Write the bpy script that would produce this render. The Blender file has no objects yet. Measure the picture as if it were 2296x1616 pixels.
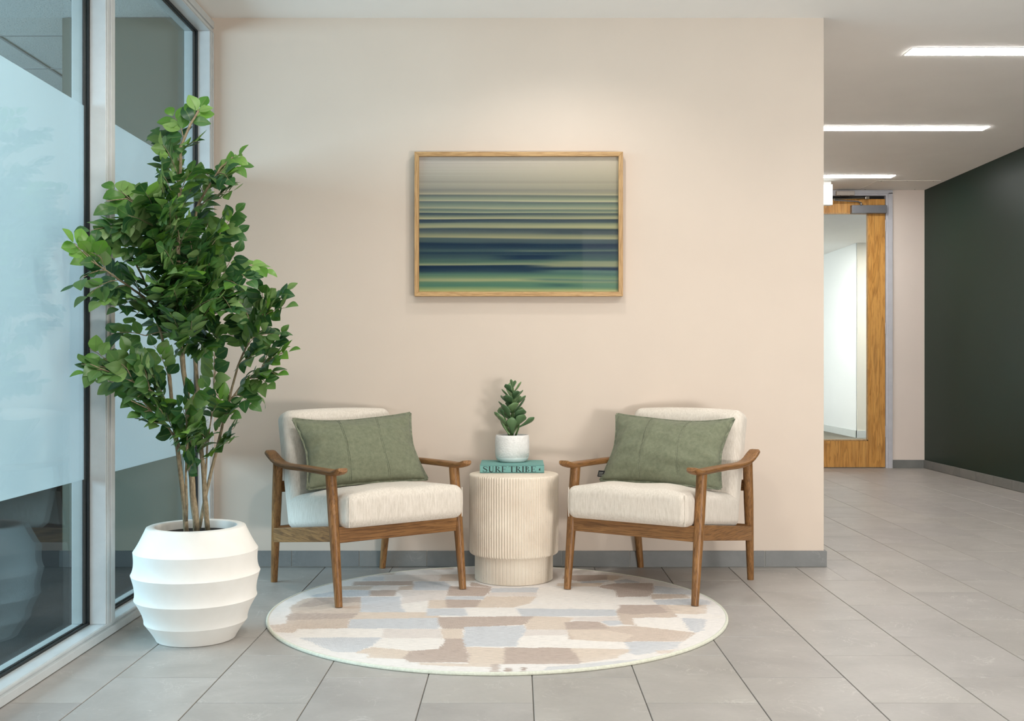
import bpy, bmesh, math, random
import numpy as np
from mathutils import Vector, Matrix, Euler

random.seed(7)
np.random.seed(7)
COL = bpy.context.scene.collection
R = math.radians

# ------------------------------------------------------------------ camera, world, exposure
CAM_D = 5.247          # distance camera - back wall (back wall is the plane y = 0)
CAM_H = 0.9835
FPX = 2390.0
sc = bpy.context.scene
cam_data = bpy.data.cameras.new('camera')
cam = bpy.data.objects.new('camera', cam_data)
COL.objects.link(cam)
cam.location = (0, -CAM_D, CAM_H)
cam.rotation_euler = (R(90), 0, 0)
cam_data.sensor_width = 36
cam_data.lens = 36 * FPX / 2296
cam_data.shift_x = -12 / 2296
cam_data.shift_y = 14 / 2296
sc.camera = cam
sc.view_settings.view_transform = 'Standard'
sc.view_settings.look = 'None'
sc.view_settings.gamma = 1
sc.view_settings.use_curve_mapping = False
sc.view_settings.exposure = 0.78
try:
    sc.cycles.use_denoising = True
    sc.cycles.max_bounces = 10
    sc.cycles.transparent_max_bounces = 16
    sc.cycles.caustics_reflective = False
    sc.cycles.caustics_refractive = False
    sc.cycles.sample_clamp_indirect = 6
except Exception:
    pass
world = bpy.data.worlds.new('world')
sc.world = world
world.use_nodes = True
world.node_tree.nodes['Background'].inputs[0].default_value = (0.55, 0.72, 1, 1)
world.node_tree.nodes['Background'].inputs[1].default_value = 0.6

LED_STRENGTH = 26.0        # corridor light strips
LOBBY_STRENGTH = 4.0     # strips over the seating area and the lobby
HALL_STRENGTH = 30.0


def area(name, loc, target, size, size_y, power, color):
    l = bpy.data.lights.new(name, 'AREA')
    l.shape = 'RECTANGLE'
    l.size = size
    l.size_y = size_y
    l.energy = power
    l.color = color
    o = bpy.data.objects.new(name, l)
    COL.objects.link(o)
    o.location = loc
    o.rotation_euler = (Vector(target) - Vector(loc)).to_track_quat('-Z', 'Y').to_euler()
    return o


# daylight entering the office behind the glass through its window wall
area('office_daylight', (-5.75, -2.2, 1.75), (-1.6, -2.0, 0.9), 6.5, 1.7, 290, (0.64, 0.84, 1.0))
# daylight of the hall beyond the door
area('hall_daylight', (2.15, 11.5, 1.6), (5.0, 11.0, 1.3), 4.0, 1.8, 30, (0.88, 0.96, 1.0))
# daylight from the glazed entrance behind the camera
area('entrance_daylight', (2.3, -7.9, 1.5), (2.2, 0.0, 1.5), 3.0, 2.3, 22, (1.0, 0.97, 0.94))
# added unseen fill lamps near the floor, brightening lobby and corridor ceilings
area('corridor_ceiling_fill', (3.1, -5.6, 0.35), (2.7, 1.2, 2.7), 1.2, 0.6, 75, (1.0, 0.97, 0.95))
area('ceiling_fill', (1.2, -5.9, 0.35), (1.4, -5.4, 2.7), 3.6, 1.2, 40, (1.0, 0.985, 0.96))


# ------------------------------------------------------------------ helpers


def at(px, py, d):
    """photo pixel + distance -> world point"""
    return Vector(((px - 1160) * d / FPX, d - CAM_D, CAM_H - (py - 822) * d / FPX))


def lin(c):
    c = c / 255.0
    return c / 12.92 if c <= 0.04045 else ((c + 0.055) / 1.055) ** 2.4


def rgb(r, g, b):
    return (lin(r), lin(g), lin(b), 1)


def tag(o, label=None, cat=None, group=None, kind=None):
    if label: o['label'] = label
    if cat: o['category'] = cat
    if group: o['group'] = group
    if kind: o['kind'] = kind
    return o


def empty(name, loc=(0, 0, 0), rz=0):
    o = bpy.data.objects.new(name, None)
    o.empty_display_size = 0.1
    o.location = loc
    o.rotation_euler = (0, 0, rz)
    COL.objects.link(o)
    return o


def link(name, mesh, mat, parent=None, kind=None, smooth=False):
    o = bpy.data.objects.new(name, mesh)
    COL.objects.link(o)
    if mat is not None and len(mesh.materials) == 0:
        mesh.materials.append(mat)
    if parent is not None:
        o.parent = parent
    if kind:
        o['kind'] = kind
    if smooth:
        for p in mesh.polygons:
            p.use_smooth = True
    return o


def obj(name, bm, mat, parent=None, kind=None, smooth=False):
    bmesh.ops.recalc_face_normals(bm, faces=bm.faces)
    me = bpy.data.meshes.new(name)
    bm.to_mesh(me)
    bm.free()
    return link(name, me, mat, parent, kind, smooth)


def auto_smooth(o, ang=35):
    me = o.data
    bm = bmesh.new()
    bm.from_mesh(me)
    for e in bm.edges:
        if len(e.link_faces) == 2 and e.calc_face_angle(0) > R(ang):
            e.smooth = False
        else:
            e.smooth = True
    for f in bm.faces:
        f.smooth = True
    bm.to_mesh(me)
    bm.free()
    return o


def box(bm, lo, hi, bev=0.0, mtx=None):
    lo, hi = Vector(lo), Vector(hi)
    r = bmesh.ops.create_cube(bm, size=1)
    vs = r['verts']
    for v in vs:
        v.co = Vector([lo[i] + (v.co[i] + 0.5) * (hi[i] - lo[i]) for i in range(3)])
    if bev > 0:
        es = list({e for v in vs for e in v.link_edges})
        r = bmesh.ops.bevel(bm, geom=es, offset=bev, segments=2, affect='EDGES', profile=0.5)
        vs = list({v for f in r['faces'] for v in f.verts} | set(v for v in vs if v.is_valid))
    if mtx is not None:
        for v in vs:
            v.co = mtx @ v.co
    return vs


def box_obj(name, lo, hi, mat, parent=None, kind=None, bev=0.0):
    bm = bmesh.new()
    box(bm, lo, hi, bev)
    return obj(name, bm, mat, parent, kind)


def tube(bm, pts, radii, n=8, cap=True):
    pts = [Vector(p) for p in pts]
    rings = []
    prev = None
    for i, p in enumerate(pts):
        a = pts[max(i - 1, 0)]
        b = pts[min(i + 1, len(pts) - 1)]
        t = (b - a).normalized()
        if prev is None:
            up = Vector((0, 0, 1)) if abs(t.z) < 0.9 else Vector((0, 1, 0))
            u = t.cross(up).normalized()
        else:
            u = (prev - t * prev.dot(t)).normalized()
        prev = u
        w = t.cross(u)
        r = radii[i] if hasattr(radii, '__len__') else radii
        rings.append([bm.verts.new(p + (u * math.cos(2 * math.pi * k / n) + w * math.sin(2 * math.pi * k / n)) * r) for k in range(n)])
    for i in range(len(rings) - 1):
        for k in range(n):
            bm.faces.new((rings[i][k], rings[i][(k + 1) % n], rings[i + 1][(k + 1) % n], rings[i + 1][k]))
    if cap:
        bm.faces.new(rings[0][::-1])
        bm.faces.new(rings[-1])


def lathe(bm, prof, n=96, fn=None, close_bottom=True, close_top=True):
    rings = []
    for (r, z) in prof:
        ring = []
        for k in range(n):
            a = 2 * math.pi * k / n
            rr = r if fn is None else fn(r, z, k, a)
            ring.append(bm.verts.new((rr * math.cos(a), rr * math.sin(a), z)))
        rings.append(ring)
    for i in range(len(rings) - 1):
        for k in range(n):
            bm.faces.new((rings[i][k], rings[i][(k + 1) % n], rings[i + 1][(k + 1) % n], rings[i + 1][k]))
    if close_bottom: bm.faces.new(rings[0][::-1])
    if close_top: bm.faces.new(rings[-1])
    return rings


def rounded_box(bm, h, r, n=8, m=5, fn=None):
    """box of half sizes h with edges rounded by r; fn deforms each point"""
    h = Vector(h)
    axes = []
    for a in range(3):
        inner = h[a] - r
        ts = [-(inner + r * math.tan(R(45) * (1 - k / m))) for k in range(m)]
        ts += [-inner + 2 * inner * k / n for k in range(n + 1)]
        ts += [inner + r * math.tan(R(45) * (k + 1) / m) for k in range(m)]
        axes.append(ts)
    cache = {}

    def vert(p):
        inn = Vector([max(-(h[a] - r), min(h[a] - r, p[a])) for a in range(3)])
        d = Vector(p) - inn
        q = inn + d.normalized() * r if d.length > 1e-9 else inn
        key = (round(q.x, 5), round(q.y, 5), round(q.z, 5))
        if key not in cache:
            cache[key] = bm.verts.new(fn(q) if fn else q)
        return cache[key]
    for a in range(3):
        b, c = (a + 1) % 3, (a + 2) % 3
        for s in (-1, 1):
            for i in range(len(axes[b]) - 1):
                for j in range(len(axes[c]) - 1):
                    q = []
                    for (ii, jj) in ((i, j), (i + 1, j), (i + 1, j + 1), (i, j + 1)):
                        p = [0, 0, 0]
                        p[a] = s * h[a]
                        p[b] = axes[b][ii]
                        p[c] = axes[c][jj]
                        v = vert(p)
                        if v not in q: q.append(v)
                    if len(q) >= 3:
                        try:
                            bm.faces.new(q)
                        except ValueError:
                            pass


# ------------------------------------------------------------------ materials
class NT:
    def __init__(self, name):
        self.m = bpy.data.materials.new(name)
        self.m.use_nodes = True
        self.t = self.m.node_tree
        self.p = self.t.nodes['Principled BSDF']
        self.out = self.t.nodes['Material Output']

    def n(self, typ, **kw):
        nd = self.t.nodes.new(typ)
        for k, v in kw.items():
            setattr(nd, k, v)
        return nd

    def l(self, a, b):
        self.t.links.new(a, b)

    def coord(self, scale=(1, 1, 1), rand=0.0, src='Object'):
        tc = self.n('ShaderNodeTexCoord')
        mp = self.n('ShaderNodeMapping')
        mp.inputs['Scale'].default_value = scale
        self.l(tc.outputs[src], mp.inputs['Vector'])
        if rand:
            oi = self.n('ShaderNodeObjectInfo')
            mu = self.n('ShaderNodeMath', operation='MULTIPLY')
            mu.inputs[1].default_value = rand
            self.l(oi.outputs['Random'], mu.inputs[0])
            self.l(mu.outputs[0], mp.inputs['Location'])
        return mp.outputs['Vector']

    def noise(self, vec, scale, detail=4, rough=0.55, dist=0.0):
        nd = self.n('ShaderNodeTexNoise')
        nd.inputs['Scale'].default_value = scale
        nd.inputs['Detail'].default_value = detail
        nd.inputs['Roughness'].default_value = rough
        nd.inputs['Distortion'].default_value = dist
        self.l(vec, nd.inputs['Vector'])
        return nd.outputs['Fac']

    def ramp(self, fac, stops):
        nd = self.n('ShaderNodeValToRGB')
        el = nd.color_ramp.elements
        while len(el) < len(stops): el.new(0.5)
        for e, (p, c) in zip(el, stops):
            e.position = p
            e.color = c
        self.l(fac, nd.inputs['Fac'])
        return nd.outputs['Color']

    def mix(self, fac, a, b, mode='MIX'):
        nd = self.n('ShaderNodeMix', data_type='RGBA', blend_type=mode)
        for sock, v in ((nd.inputs['Factor'], fac), (nd.inputs['A'], a), (nd.inputs['B'], b)):
            pass
        fs = nd.inputs[0]; As = nd.inputs[6]; Bs = nd.inputs[7]
        for s, v in ((fs, fac), (As, a), (Bs, b)):
            if hasattr(v, 'is_linked') or isinstance(v, bpy.types.NodeSocket):
                self.l(v, s)
            else:
                s.default_value = v
        return nd.outputs[2]

    def bump(self, h, strength=0.2, dist=0.002):
        nd = self.n('ShaderNodeBump')
        nd.inputs['Strength'].default_value = strength
        nd.inputs['Distance'].default_value = dist
        self.l(h, nd.inputs['Height'])
        self.l(nd.outputs['Normal'], self.p.inputs['Normal'])

    def set(self, color=None, rough=None, spec=None, metal=None, coat=None, coat_rough=None, sheen=None):
        p = self.p
        if color is not None:
            if isinstance(color, bpy.types.NodeSocket): self.l(color, p.inputs['Base Color'])
            else: p.inputs['Base Color'].default_value = color
        if rough is not None: p.inputs['Roughness'].default_value = rough
        if spec is not None: p.inputs['Specular IOR Level'].default_value = spec
        if metal is not None: p.inputs['Metallic'].default_value = metal
        if coat is not None: p.inputs['Coat Weight'].default_value = coat
        if coat_rough is not None: p.inputs['Coat Roughness'].default_value = coat_rough
        if sheen is not None: p.inputs['Sheen Weight'].default_value = sheen
        return self.m


def paint(name, c, rough=0.6, var=0.03, scale=3.0, bump=0.06, spec=0.3):
    t = NT(name)
    v = t.coord()
    f = t.noise(v, scale, 3)
    c2 = tuple(x * (1 - var) for x in c[:3]) + (1,)
    t.set(t.ramp(f, [(0.3, c2), (0.7, c)]), rough, spec)
    if bump:
        t.bump(t.noise(v, 260, 3), bump, 0.001)
    return t.m


def plain(name, c, rough=0.5, metal=0.0, spec=0.5, coat=0.0):
    t = NT(name)
    f = t.noise(t.coord(), 18, 3)
    c2 = tuple(x * 0.93 for x in c[:3]) + (1,)
    t.set(t.ramp(f, [(0.3, c2), (0.7, c)]), rough, spec, metal, coat)
    return t.m


def emit(name, c, s):
    t = NT(name)
    e = t.n('ShaderNodeEmission')
    e.inputs[0].default_value = c
    e.inputs[1].default_value = s
    t.l(e.outputs[0], t.out.inputs[0])
    return t.m


def glass(name, tint, ior=1.5):
    t = NT(name)
    tr = t.n('ShaderNodeBsdfTransparent')
    tr.inputs[0].default_value = tint
    gl = t.n('ShaderNodeBsdfGlossy')
    gl.inputs['Roughness'].default_value = 0.0
    fr = t.n('ShaderNodeFresnel')
    # a thin pane: both of its faces reflect like the entry face
    ge = t.n('ShaderNodeNewGeometry')
    mr = t.n('ShaderNodeMapRange')
    mr.inputs['To Min'].default_value = ior
    mr.inputs['To Max'].default_value = 1 / ior
    t.l(ge.outputs['Backfacing'], mr.inputs['Value'])
    t.l(mr.outputs['Result'], fr.inputs['IOR'])
    mx = t.n('ShaderNodeMixShader')
    t.l(fr.outputs[0], mx.inputs[0])
    t.l(tr.outputs[0], mx.inputs[1])
    t.l(gl.outputs[0], mx.inputs[2])
    t.l(mx.outputs[0], t.out.inputs[0])
    return t.m


def wood(name, axis, dark, mid, light, freq=22, stretch=0.06, rough=0.42):
    t = NT(name)
    s = [1, 1, 1]
    s[axis] = stretch
    v = t.coord(tuple(s), rand=7.0)
    f1 = t.noise(v, freq, 3, 0.5, 1.2)
    # growth rings cut by the surface
    mu = t.n('ShaderNodeMath', operation='MULTIPLY')
    mu.inputs[1].default_value = 9.0
    t.l(f1, mu.inputs[0])
    fr = t.n('ShaderNodeMath', operation='FRACT')
    t.l(mu.outputs[0], fr.inputs[0])
    f2 = t.noise(v, freq * 9, 4, 0.6)
    base = t.ramp(f1, [(0.3, mid), (0.7, light)])
    ring = t.ramp(fr.outputs[0], [(0.0, (1, 1, 1, 1)), (0.55, (0.93, 0.92, 0.9, 1)), (0.9, (0.62, 0.58, 0.55, 1)), (1.0, (1, 1, 1, 1))])
    c = t.mix(0.75, base, ring, 'MULTIPLY')
    pore = t.ramp(f2, [(0.38, dark), (0.52, (1, 1, 1, 1))])
    c = t.mix(0.55, c, pore, 'MULTIPLY')
    t.set(c, rough, 0.35)
    t.bump(f2, 0.12, 0.0006)
    return t.m


WALNUT = [wood('walnut_%s' % 'xyz'[a], a, (0.22, 0.17, 0.12, 1), rgb(130, 90, 50), rgb(160, 116, 70), 26, 0.045) for a in range(3)]
OAK = [wood('oak_%s' % 'xyz'[a], a, (0.6, 0.5, 0.4, 1), rgb(186, 148, 100), rgb(204, 169, 121), 30) for a in range(3)]
DOORWOOD = [wood('door_veneer_%s' % 'xyz'[a], a, (0.55, 0.42, 0.28, 1), rgb(206, 148, 70), rgb(226, 172, 96), 6, 0.10) for a in range(3)]

M_wall = paint('warm_white_paint', rgb(211, 196, 181), 0.55)
M_wall_far = paint('pinkish_paint', rgb(240, 227, 217), 0.55)
M_ceiling = paint('ceiling_paint', rgb(246, 243, 238), 0.7)
M_green = paint('dark_green_paint', rgb(13, 42, 33), 0.45, 0.08, 2.0, 0.04, 0.25)
M_white = paint('white_paint', rgb(236, 238, 236), 0.6)
M_cream = paint('cream_paint', rgb(236, 230, 214), 0.6)
M_office = paint('office_wall_paint', rgb(88, 94, 81), 0.6)
M_alu = plain('anodised_aluminium', rgb(208, 212, 212), 0.38, 0.15)
M_rubber = plain('black_rubber', rgb(14, 15, 14), 0.5)
M_grey_frame = plain('grey_door_frame', rgb(204, 205, 212), 0.42)
M_steel_grey = plain('grey_metal_cover', rgb(128, 130, 136), 0.35, 0.3)
M_chrome = plain('polished_metal', rgb(200, 198, 194), 0.18, 1.0)
M_black = plain('black_gap', rgb(18, 16, 14), 0.7)
M_brown_dark = plain('dark_brown_board', rgb(30, 24, 18), 0.8)  # dark brown of the picture's backing board
M_glass = glass('partition_glass', (0.86, 0.93, 0.935, 1), 1.33)
M_glass_door = glass('door_glass', (0.97, 0.98, 0.97, 1))
M_glass_art = glass('picture_glass', (0.98, 0.98, 0.97, 1), 1.2)
M_plastic = plain('white_plastic', rgb(226, 224, 218), 0.4)
M_led = emit('led_diffuser', (1, 0.985, 0.96, 1), LED_STRENGTH)
M_led_lobby = emit('led_diffuser_lobby', (1, 0.965, 0.92, 1), LOBBY_STRENGTH)
M_led_side = emit('led_diffuser_side', (1, 0.985, 0.96, 1), 21.0)
M_led_key = emit('led_diffuser_key', (1, 0.965, 0.93, 1), 3.0)
M_led_near = emit('led_diffuser_near_wall', (1, 0.96, 0.9, 1), 3.5)
M_led_hall = emit('led_diffuser_hall', (1, 1, 0.98, 1), HALL_STRENGTH)
M_led_office = emit('led_diffuser_office', (0.9, 0.97, 1, 1), 2.5)
M_exit_face = emit('lit_sign_face', (0.95, 1.0, 0.96, 1), 1.6)


def mat_frost():
    t = NT('frosted_film')
    d = t.n('ShaderNodeBsdfDiffuse')
    d.inputs[0].default_value = (0.5, 0.58, 0.6, 1)
    tr = t.n('ShaderNodeBsdfTranslucent')
    tr.inputs[0].default_value = (0.97, 0.95, 0.94, 1)
    mx = t.n('ShaderNodeMixShader')
    mx.inputs[0].default_value = 0.5
    t.l(d.outputs[0], mx.inputs[1])
    t.l(tr.outputs[0], mx.inputs[2])
    t.l(mx.outputs[0], t.out.inputs[0])
    return t.m


M_frost = mat_frost()


def mat_tile(name, c1, c2, cv, rough=0.4, veins=0.8):
    t = NT(name)
    v = t.coord((1, 1, 1), rand=40.0)
    f = t.noise(v, 3.2, 6, 0.6, 0.6)
    base = t.ramp(f, [(0.3, c1), (0.7, c2)])
    fine = t.noise(v, 60, 4, 0.6)
    base = t.mix(0.12, base, t.ramp(fine, [(0.3, (0.6, 0.6, 0.6, 1)), (0.7, (1, 1, 1, 1))]), 'MULTIPLY')
    # hairline veins: where a warped noise crosses its middle value
    vn = t.noise(v, 5.5, 5, 0.6, 1.5)
    sb = t.n('ShaderNodeMath', operation='SUBTRACT'); sb.inputs[1].default_value = 0.5
    t.l(vn, sb.inputs[0])
    ab = t.n('ShaderNodeMath', operation='ABSOLUTE'); t.l(sb.outputs[0], ab.inputs[0])
    vein = t.ramp(ab.outputs[0], [(0.0, (1, 1, 1, 1)), (0.012, (0, 0, 0, 1))])
    patch = t.ramp(t.noise(v, 7.0, 2), [(0.46, (0, 0, 0, 1)), (0.62, (veins, veins, veins, 1))])
    fac = t.mix(1.0, vein, patch, 'MULTIPLY')
    oi = t.n('ShaderNodeObjectInfo')
    tone = t.ramp(oi.outputs['Random'], [(0, (0.94, 0.94, 0.95, 1)), (1, (1.0, 1.0, 0.985, 1))])
    c = t.mix(fac, base, cv)
    c = t.mix(1.0, c, tone, 'MULTIPLY')
    t.set(c, rough, 0.4)
    t.bump(fine, 0.05, 0.0008)
    return t.m


M_tile = mat_tile('grey_porcelain', rgb(158, 153, 148), rgb(176, 171, 166), rgb(202, 198, 192), 0.4, 0.55)
M_basetile = mat_tile('dark_grey_porcelain', rgb(116, 118, 117), rgb(132, 133, 131), rgb(165, 165, 160), 0.5, 0.3)
M_grout = paint('grey_grout', rgb(106, 103, 97), 0.9)
M_grout_light = paint('light_grout', rgb(186, 184, 176), 0.9)


def mat_carpet(name, c1, c2):
    t = NT(name)
    v = t.coord((6, 90, 1))
    f = t.noise(v, 1.0, 4, 0.7)
    v2 = t.coord()
    f2 = t.noise(v2, 240, 2)
    c = t.ramp(f, [(0.35, c1), (0.65, c2)])
    c = t.mix(0.5, c, t.ramp(f2, [(0.3, (0.5, 0.5, 0.5, 1)), (0.7, (1.1, 1.1, 1.1, 1))]), 'MULTIPLY')
    t.set(c, 0.95, 0.1)
    t.bump(f2, 0.5, 0.004)
    return t.m


M_carpet = mat_carpet('office_carpet', rgb(26, 27, 28), rgb(46, 46, 45))
M_carpet_hall = mat_carpet('hall_carpet', rgb(84, 80, 70), rgb(150, 144, 130))


def mat_acoustic():
    t = NT('acoustic_tile')
    v = t.coord()
    f = t.noise(v, 130, 3, 0.6)
    t.set(t.ramp(f, [(0.32, rgb(120, 124, 122)), (0.42, rgb(196, 200, 196))]), 0.9, 0.1)
    t.bump(f, 0.4, 0.003)
    return t.m


M_acoustic = mat_acoustic()


def mat_fabric(name, c1, c2, sx, sy, sz, bump=0.5, rough=0.9):
    t = NT(name)
    v = t.coord((sx, sy, sz), rand=3)
    f = t.noise(v, 1.0, 5, 0.65)
    v2 = t.coord()
    f2 = t.noise(v2, 420, 2, 0.7)
    c = t.ramp(f, [(0.3, c1), (0.66, c2)])
    c = t.mix(0.2, c, t.ramp(f2, [(0.3, (0.72, 0.72, 0.72, 1)), (0.6, (1, 1, 1, 1))]), 'MULTIPLY')
    t.set(c, rough, 0.15, sheen=0.15)
    ad = t.n('ShaderNodeMath', operation='ADD')
    t.l(f, ad.inputs[0]); t.l(f2, ad.inputs[1])
    t.bump(ad.outputs[0], bump, 0.002)
    return t.m


M_linen = mat_fabric('cream_slub_linen', rgb(206, 196, 182), rgb(229, 220, 208), 170, 170, 22, 0.4)
M_sage = mat_fabric('sage_linen', rgb(108, 113, 92), rgb(127, 131, 108), 60, 60, 60, 0.45)
M_sage_edge = mat_fabric('sage_edge', rgb(92, 98, 80), rgb(134, 138, 116), 60, 60, 60, 0.5)
M_tag = plain('black_label', rgb(30, 30, 32), 0.7)
M_tag_print = plain('label_print', rgb(190, 188, 180), 0.7)
M_binding = mat_fabric('rug_binding', rgb(204, 204, 186), rgb(222, 222, 206), 90, 90, 90, 0.4)


def mat_pot():
    t = NT('matte_white_fibrestone')
    v = t.coord()
    f = t.noise(v, 5, 4)
    t.set(t.ramp(f, [(0.3, rgb(232, 228, 220)), (0.7, rgb(242, 239, 233))]), 0.55, 0.3)
    t.bump(t.noise(v, 70, 4), 0.08, 0.002)
    return t.m


M_pot = mat_pot()


def mat_smallpot():
    t = NT('rough_white_plaster')
    v = t.coord((1, 1, 1.3))
    f = t.noise(v, 75, 4, 0.6, 1.0)
    t.set(t.ramp(f, [(0.3, rgb(226, 224, 220)), (0.7, rgb(240, 238, 235))]), 0.65, 0.3)
    t.bump(f, 0.9, 0.004)
    return t.m


M_smallpot = mat_smallpot()
M_smallpot_base = plain('white_glaze', rgb(226, 230, 228), 0.4)


def mat_soil():
    t = NT('dark_soil')
    f = t.noise(t.coord(), 90, 5, 0.7)
    t.set(t.ramp(f, [(0.3, rgb(28, 26, 24)), (0.7, rgb(72, 68, 64))]), 0.95, 0.1)
    t.bump(f, 0.9, 0.01)
    return t.m


M_soil = mat_soil()


def mat_bark():
    t = NT('grey_brown_bark')
    v = t.coord((1, 1, 0.35))
    f = t.noise(v, 120, 5, 0.65)
    t.set(t.ramp(f, [(0.3, rgb(112, 98, 78)), (0.6, rgb(160, 145, 118)), (0.8, rgb(186, 172, 146))]), 0.85, 0.15)
    t.bump(f, 0.6, 0.003)
    return t.m


M_bark = mat_bark()


def mat_leaf(name, stops, trans, rough=0.38):
    t = NT(name)
    oi = t.n('ShaderNodeObjectInfo')
    ge = t.n('ShaderNodeNewGeometry')
    ad = t.n('ShaderNodeMath', operation='ADD')
    t.l(oi.outputs['Random'], ad.inputs[0]); t.l(ge.outputs['Random Per Island'], ad.inputs[1])
    fr = t.n('ShaderNodeMath', operation='FRACT'); t.l(ad.outputs[0], fr.inputs[0])
    c = t.ramp(fr.outputs[0], stops)
    at_ = t.n('ShaderNodeAttribute', attribute_name='rib')
    rib = t.ramp(at_.outputs['Fac'], [(0.86, (0, 0, 0, 1)), (0.96, (0.5, 0.5, 0.5, 1))])
    c = t.mix(rib, c, (0.16, 0.24, 0.08, 1))
    t.set(c, rough, 0.45)
    tl = t.n('ShaderNodeBsdfTranslucent')
    t.l(t.mix(1.0, c, (1.3, 1.5, 0.6, 1), 'MULTIPLY'), tl.inputs[0])
    mx = t.n('ShaderNodeMixShader')
    mx.inputs[0].default_value = trans
    t.l(t.p.outputs[0], mx.inputs[1]); t.l(tl.outputs[0], mx.inputs[2])
    t.l(mx.outputs[0], t.out.inputs[0])
    return t.m


M_leaf = mat_leaf('dark_green_leaf', [(0.0, rgb(40, 78, 48)), (0.35, rgb(60, 102, 52)), (0.7, rgb(88, 124, 64)), (1.0, rgb(120, 148, 92))], 0.2)
M_leaf_light = mat_leaf('young_green_leaf', [(0.0, rgb(76, 124, 48)), (0.5, rgb(104, 150, 62)), (1.0, rgb(134, 168, 96))], 0.3)


def mat_succulent():
    t = NT('jade_leaf')
    oi = t.n('ShaderNodeObjectInfo')
    c = t.ramp(oi.outputs['Random'], [(0, rgb(68, 98, 66)), (0.6, rgb(98, 128, 86)), (1, rgb(120, 148, 100))])
    f = t.noise(t.coord(), 60, 3)
    c = t.mix(0.3, c, t.ramp(f, [(0.3, (0.75, 0.8, 0.75, 1)), (0.7, (1.05, 1.05, 1.0, 1))]), 'MULTIPLY')
    t.set(c, 0.42, 0.4)
    return t.m


M_jade = mat_succulent()
M_jade_stem = plain('green_stem', rgb(74, 104, 52), 0.6)


def mat_concrete():
    t = NT('cream_concrete')
    v = t.coord()
    f = t.noise(v, 7, 5)
    pits = t.noise(v, 150, 1, 0.4)
    c = t.ramp(f, [(0.3, rgb(216, 202, 184)), (0.7, rgb(229, 218, 201))])
    c = t.mix(1.0, c, t.ramp(pits, [(0.2, (0.55, 0.5, 0.45, 1)), (0.235, (1, 1, 1, 1))]), 'MULTIPLY')
    t.set(c, 0.75, 0.25)
    t.bump(t.noise(v, 60, 4), 0.15, 0.002)
    return t.m


M_concrete = mat_concrete()
M_book = plain('teal_cloth_cover', rgb(112, 164, 158), 0.7)
M_pages = plain('paper_block', rgb(226, 220, 206), 0.8)
M_ink = plain('black_ink', rgb(26, 36, 38), 0.6)


def mat_vcol(name, stretch, amount, rough, noise_scale=1.0, bump=0.0):
    t = NT(name)
    at_ = t.n('ShaderNodeAttribute', attribute_name='Col')
    c = at_.outputs['Color']
    if amount:
        f = t.noise(t.coord(stretch), noise_scale, 5, 0.7)
        c = t.mix(amount, c, t.ramp(f, [(0.3, (0.45, 0.43, 0.43, 1)), (0.5, (0.92, 0.92, 0.92, 1)), (0.66, (1.12, 1.11, 1.1, 1))]), 'MULTIPLY')
        if bump:
            t.bump(f, bump, 0.003)
    t.set(c, rough, 0.02)
    return t.m


M_rug = mat_vcol('rug_pile', (26, 300, 1), 0.5, 0.95, 1.0, 0.25)
M_art = mat_vcol('seascape_print', (1, 1, 1), 0.0, 0.6)

# ------------------------------------------------------------------ the room shell
H = 2.7
XL, XR = -1.5, 3.957        # lobby: left glass wall, right green wall
XW = 1.508                  # end of the back wall
YF = 5.113                  # corridor end wall
YB = -8.0                   # wall behind the camera
XO = -6.0                   # office window wall

floor = box_obj('floor', (XL - 0.2, YB - 0.1, -0.08), (XR + 0.1, YF + 0.04, -0.003), M_grout, kind='structure')


def tile_mesh(name, w, l):
    """chamfered slab, origin at its lower left corner"""
    bm = bmesh.new()
    c = 0.0012
    z0, z1, z2 = -0.01, -c, 0.0
    rings = []
    for (o, z) in ((0, z0), (0, z1), (c, z2)):
        rings.append([bm.verts.new(p) for p in ((o, o, z), (w - o, o, z), (w - o, l - o, z), (o, l - o, z))])
    for i in range(2):
        for k in range(4):
            bm.faces.new((rings[i][k], rings[i][(k + 1) % 4], rings[i + 1][(k + 1) % 4], rings[i + 1][k]))
    bm.faces.new(rings[2]); bm.faces.new(rings[0][::-1])
    me = bpy.data.meshes.new(name)
    bm.to_mesh(me); bm.free()
    me.materials.append(M_tile)
    return me


TW, TL, GAP = 0.33, 0.512, 0.0031
tile_cache = {}
n_tiles = 0
regions = [(-1.5, 1.508, -2.6, -0.014), (1.508, 3.957, -2.6, YF)]


def add_tile(x0, x1, y0, y1):
    global n_tiles
    w, l = round(x1 - x0 - GAP, 4), round(y1 - y0 - GAP, 4)
    if w < 0.01 or l < 0.01: return
    if (w, l) not in tile_cache:
        tile_cache[(w, l)] = tile_mesh('floor_tile', w, l)
    o = link('floor_tile', tile_cache[(w, l)], None, floor)
    o.location = (x0 + GAP / 2, y0 + GAP / 2, 0)
    n_tiles += 1


def in_view(x, y):
    d = y + CAM_D
    if d < 2.6: return False
    px = 1160 + x * FPX / d
    py = 822 + CAM_H * FPX / d
    return -350 < px < 2560 and py < 1850


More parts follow.
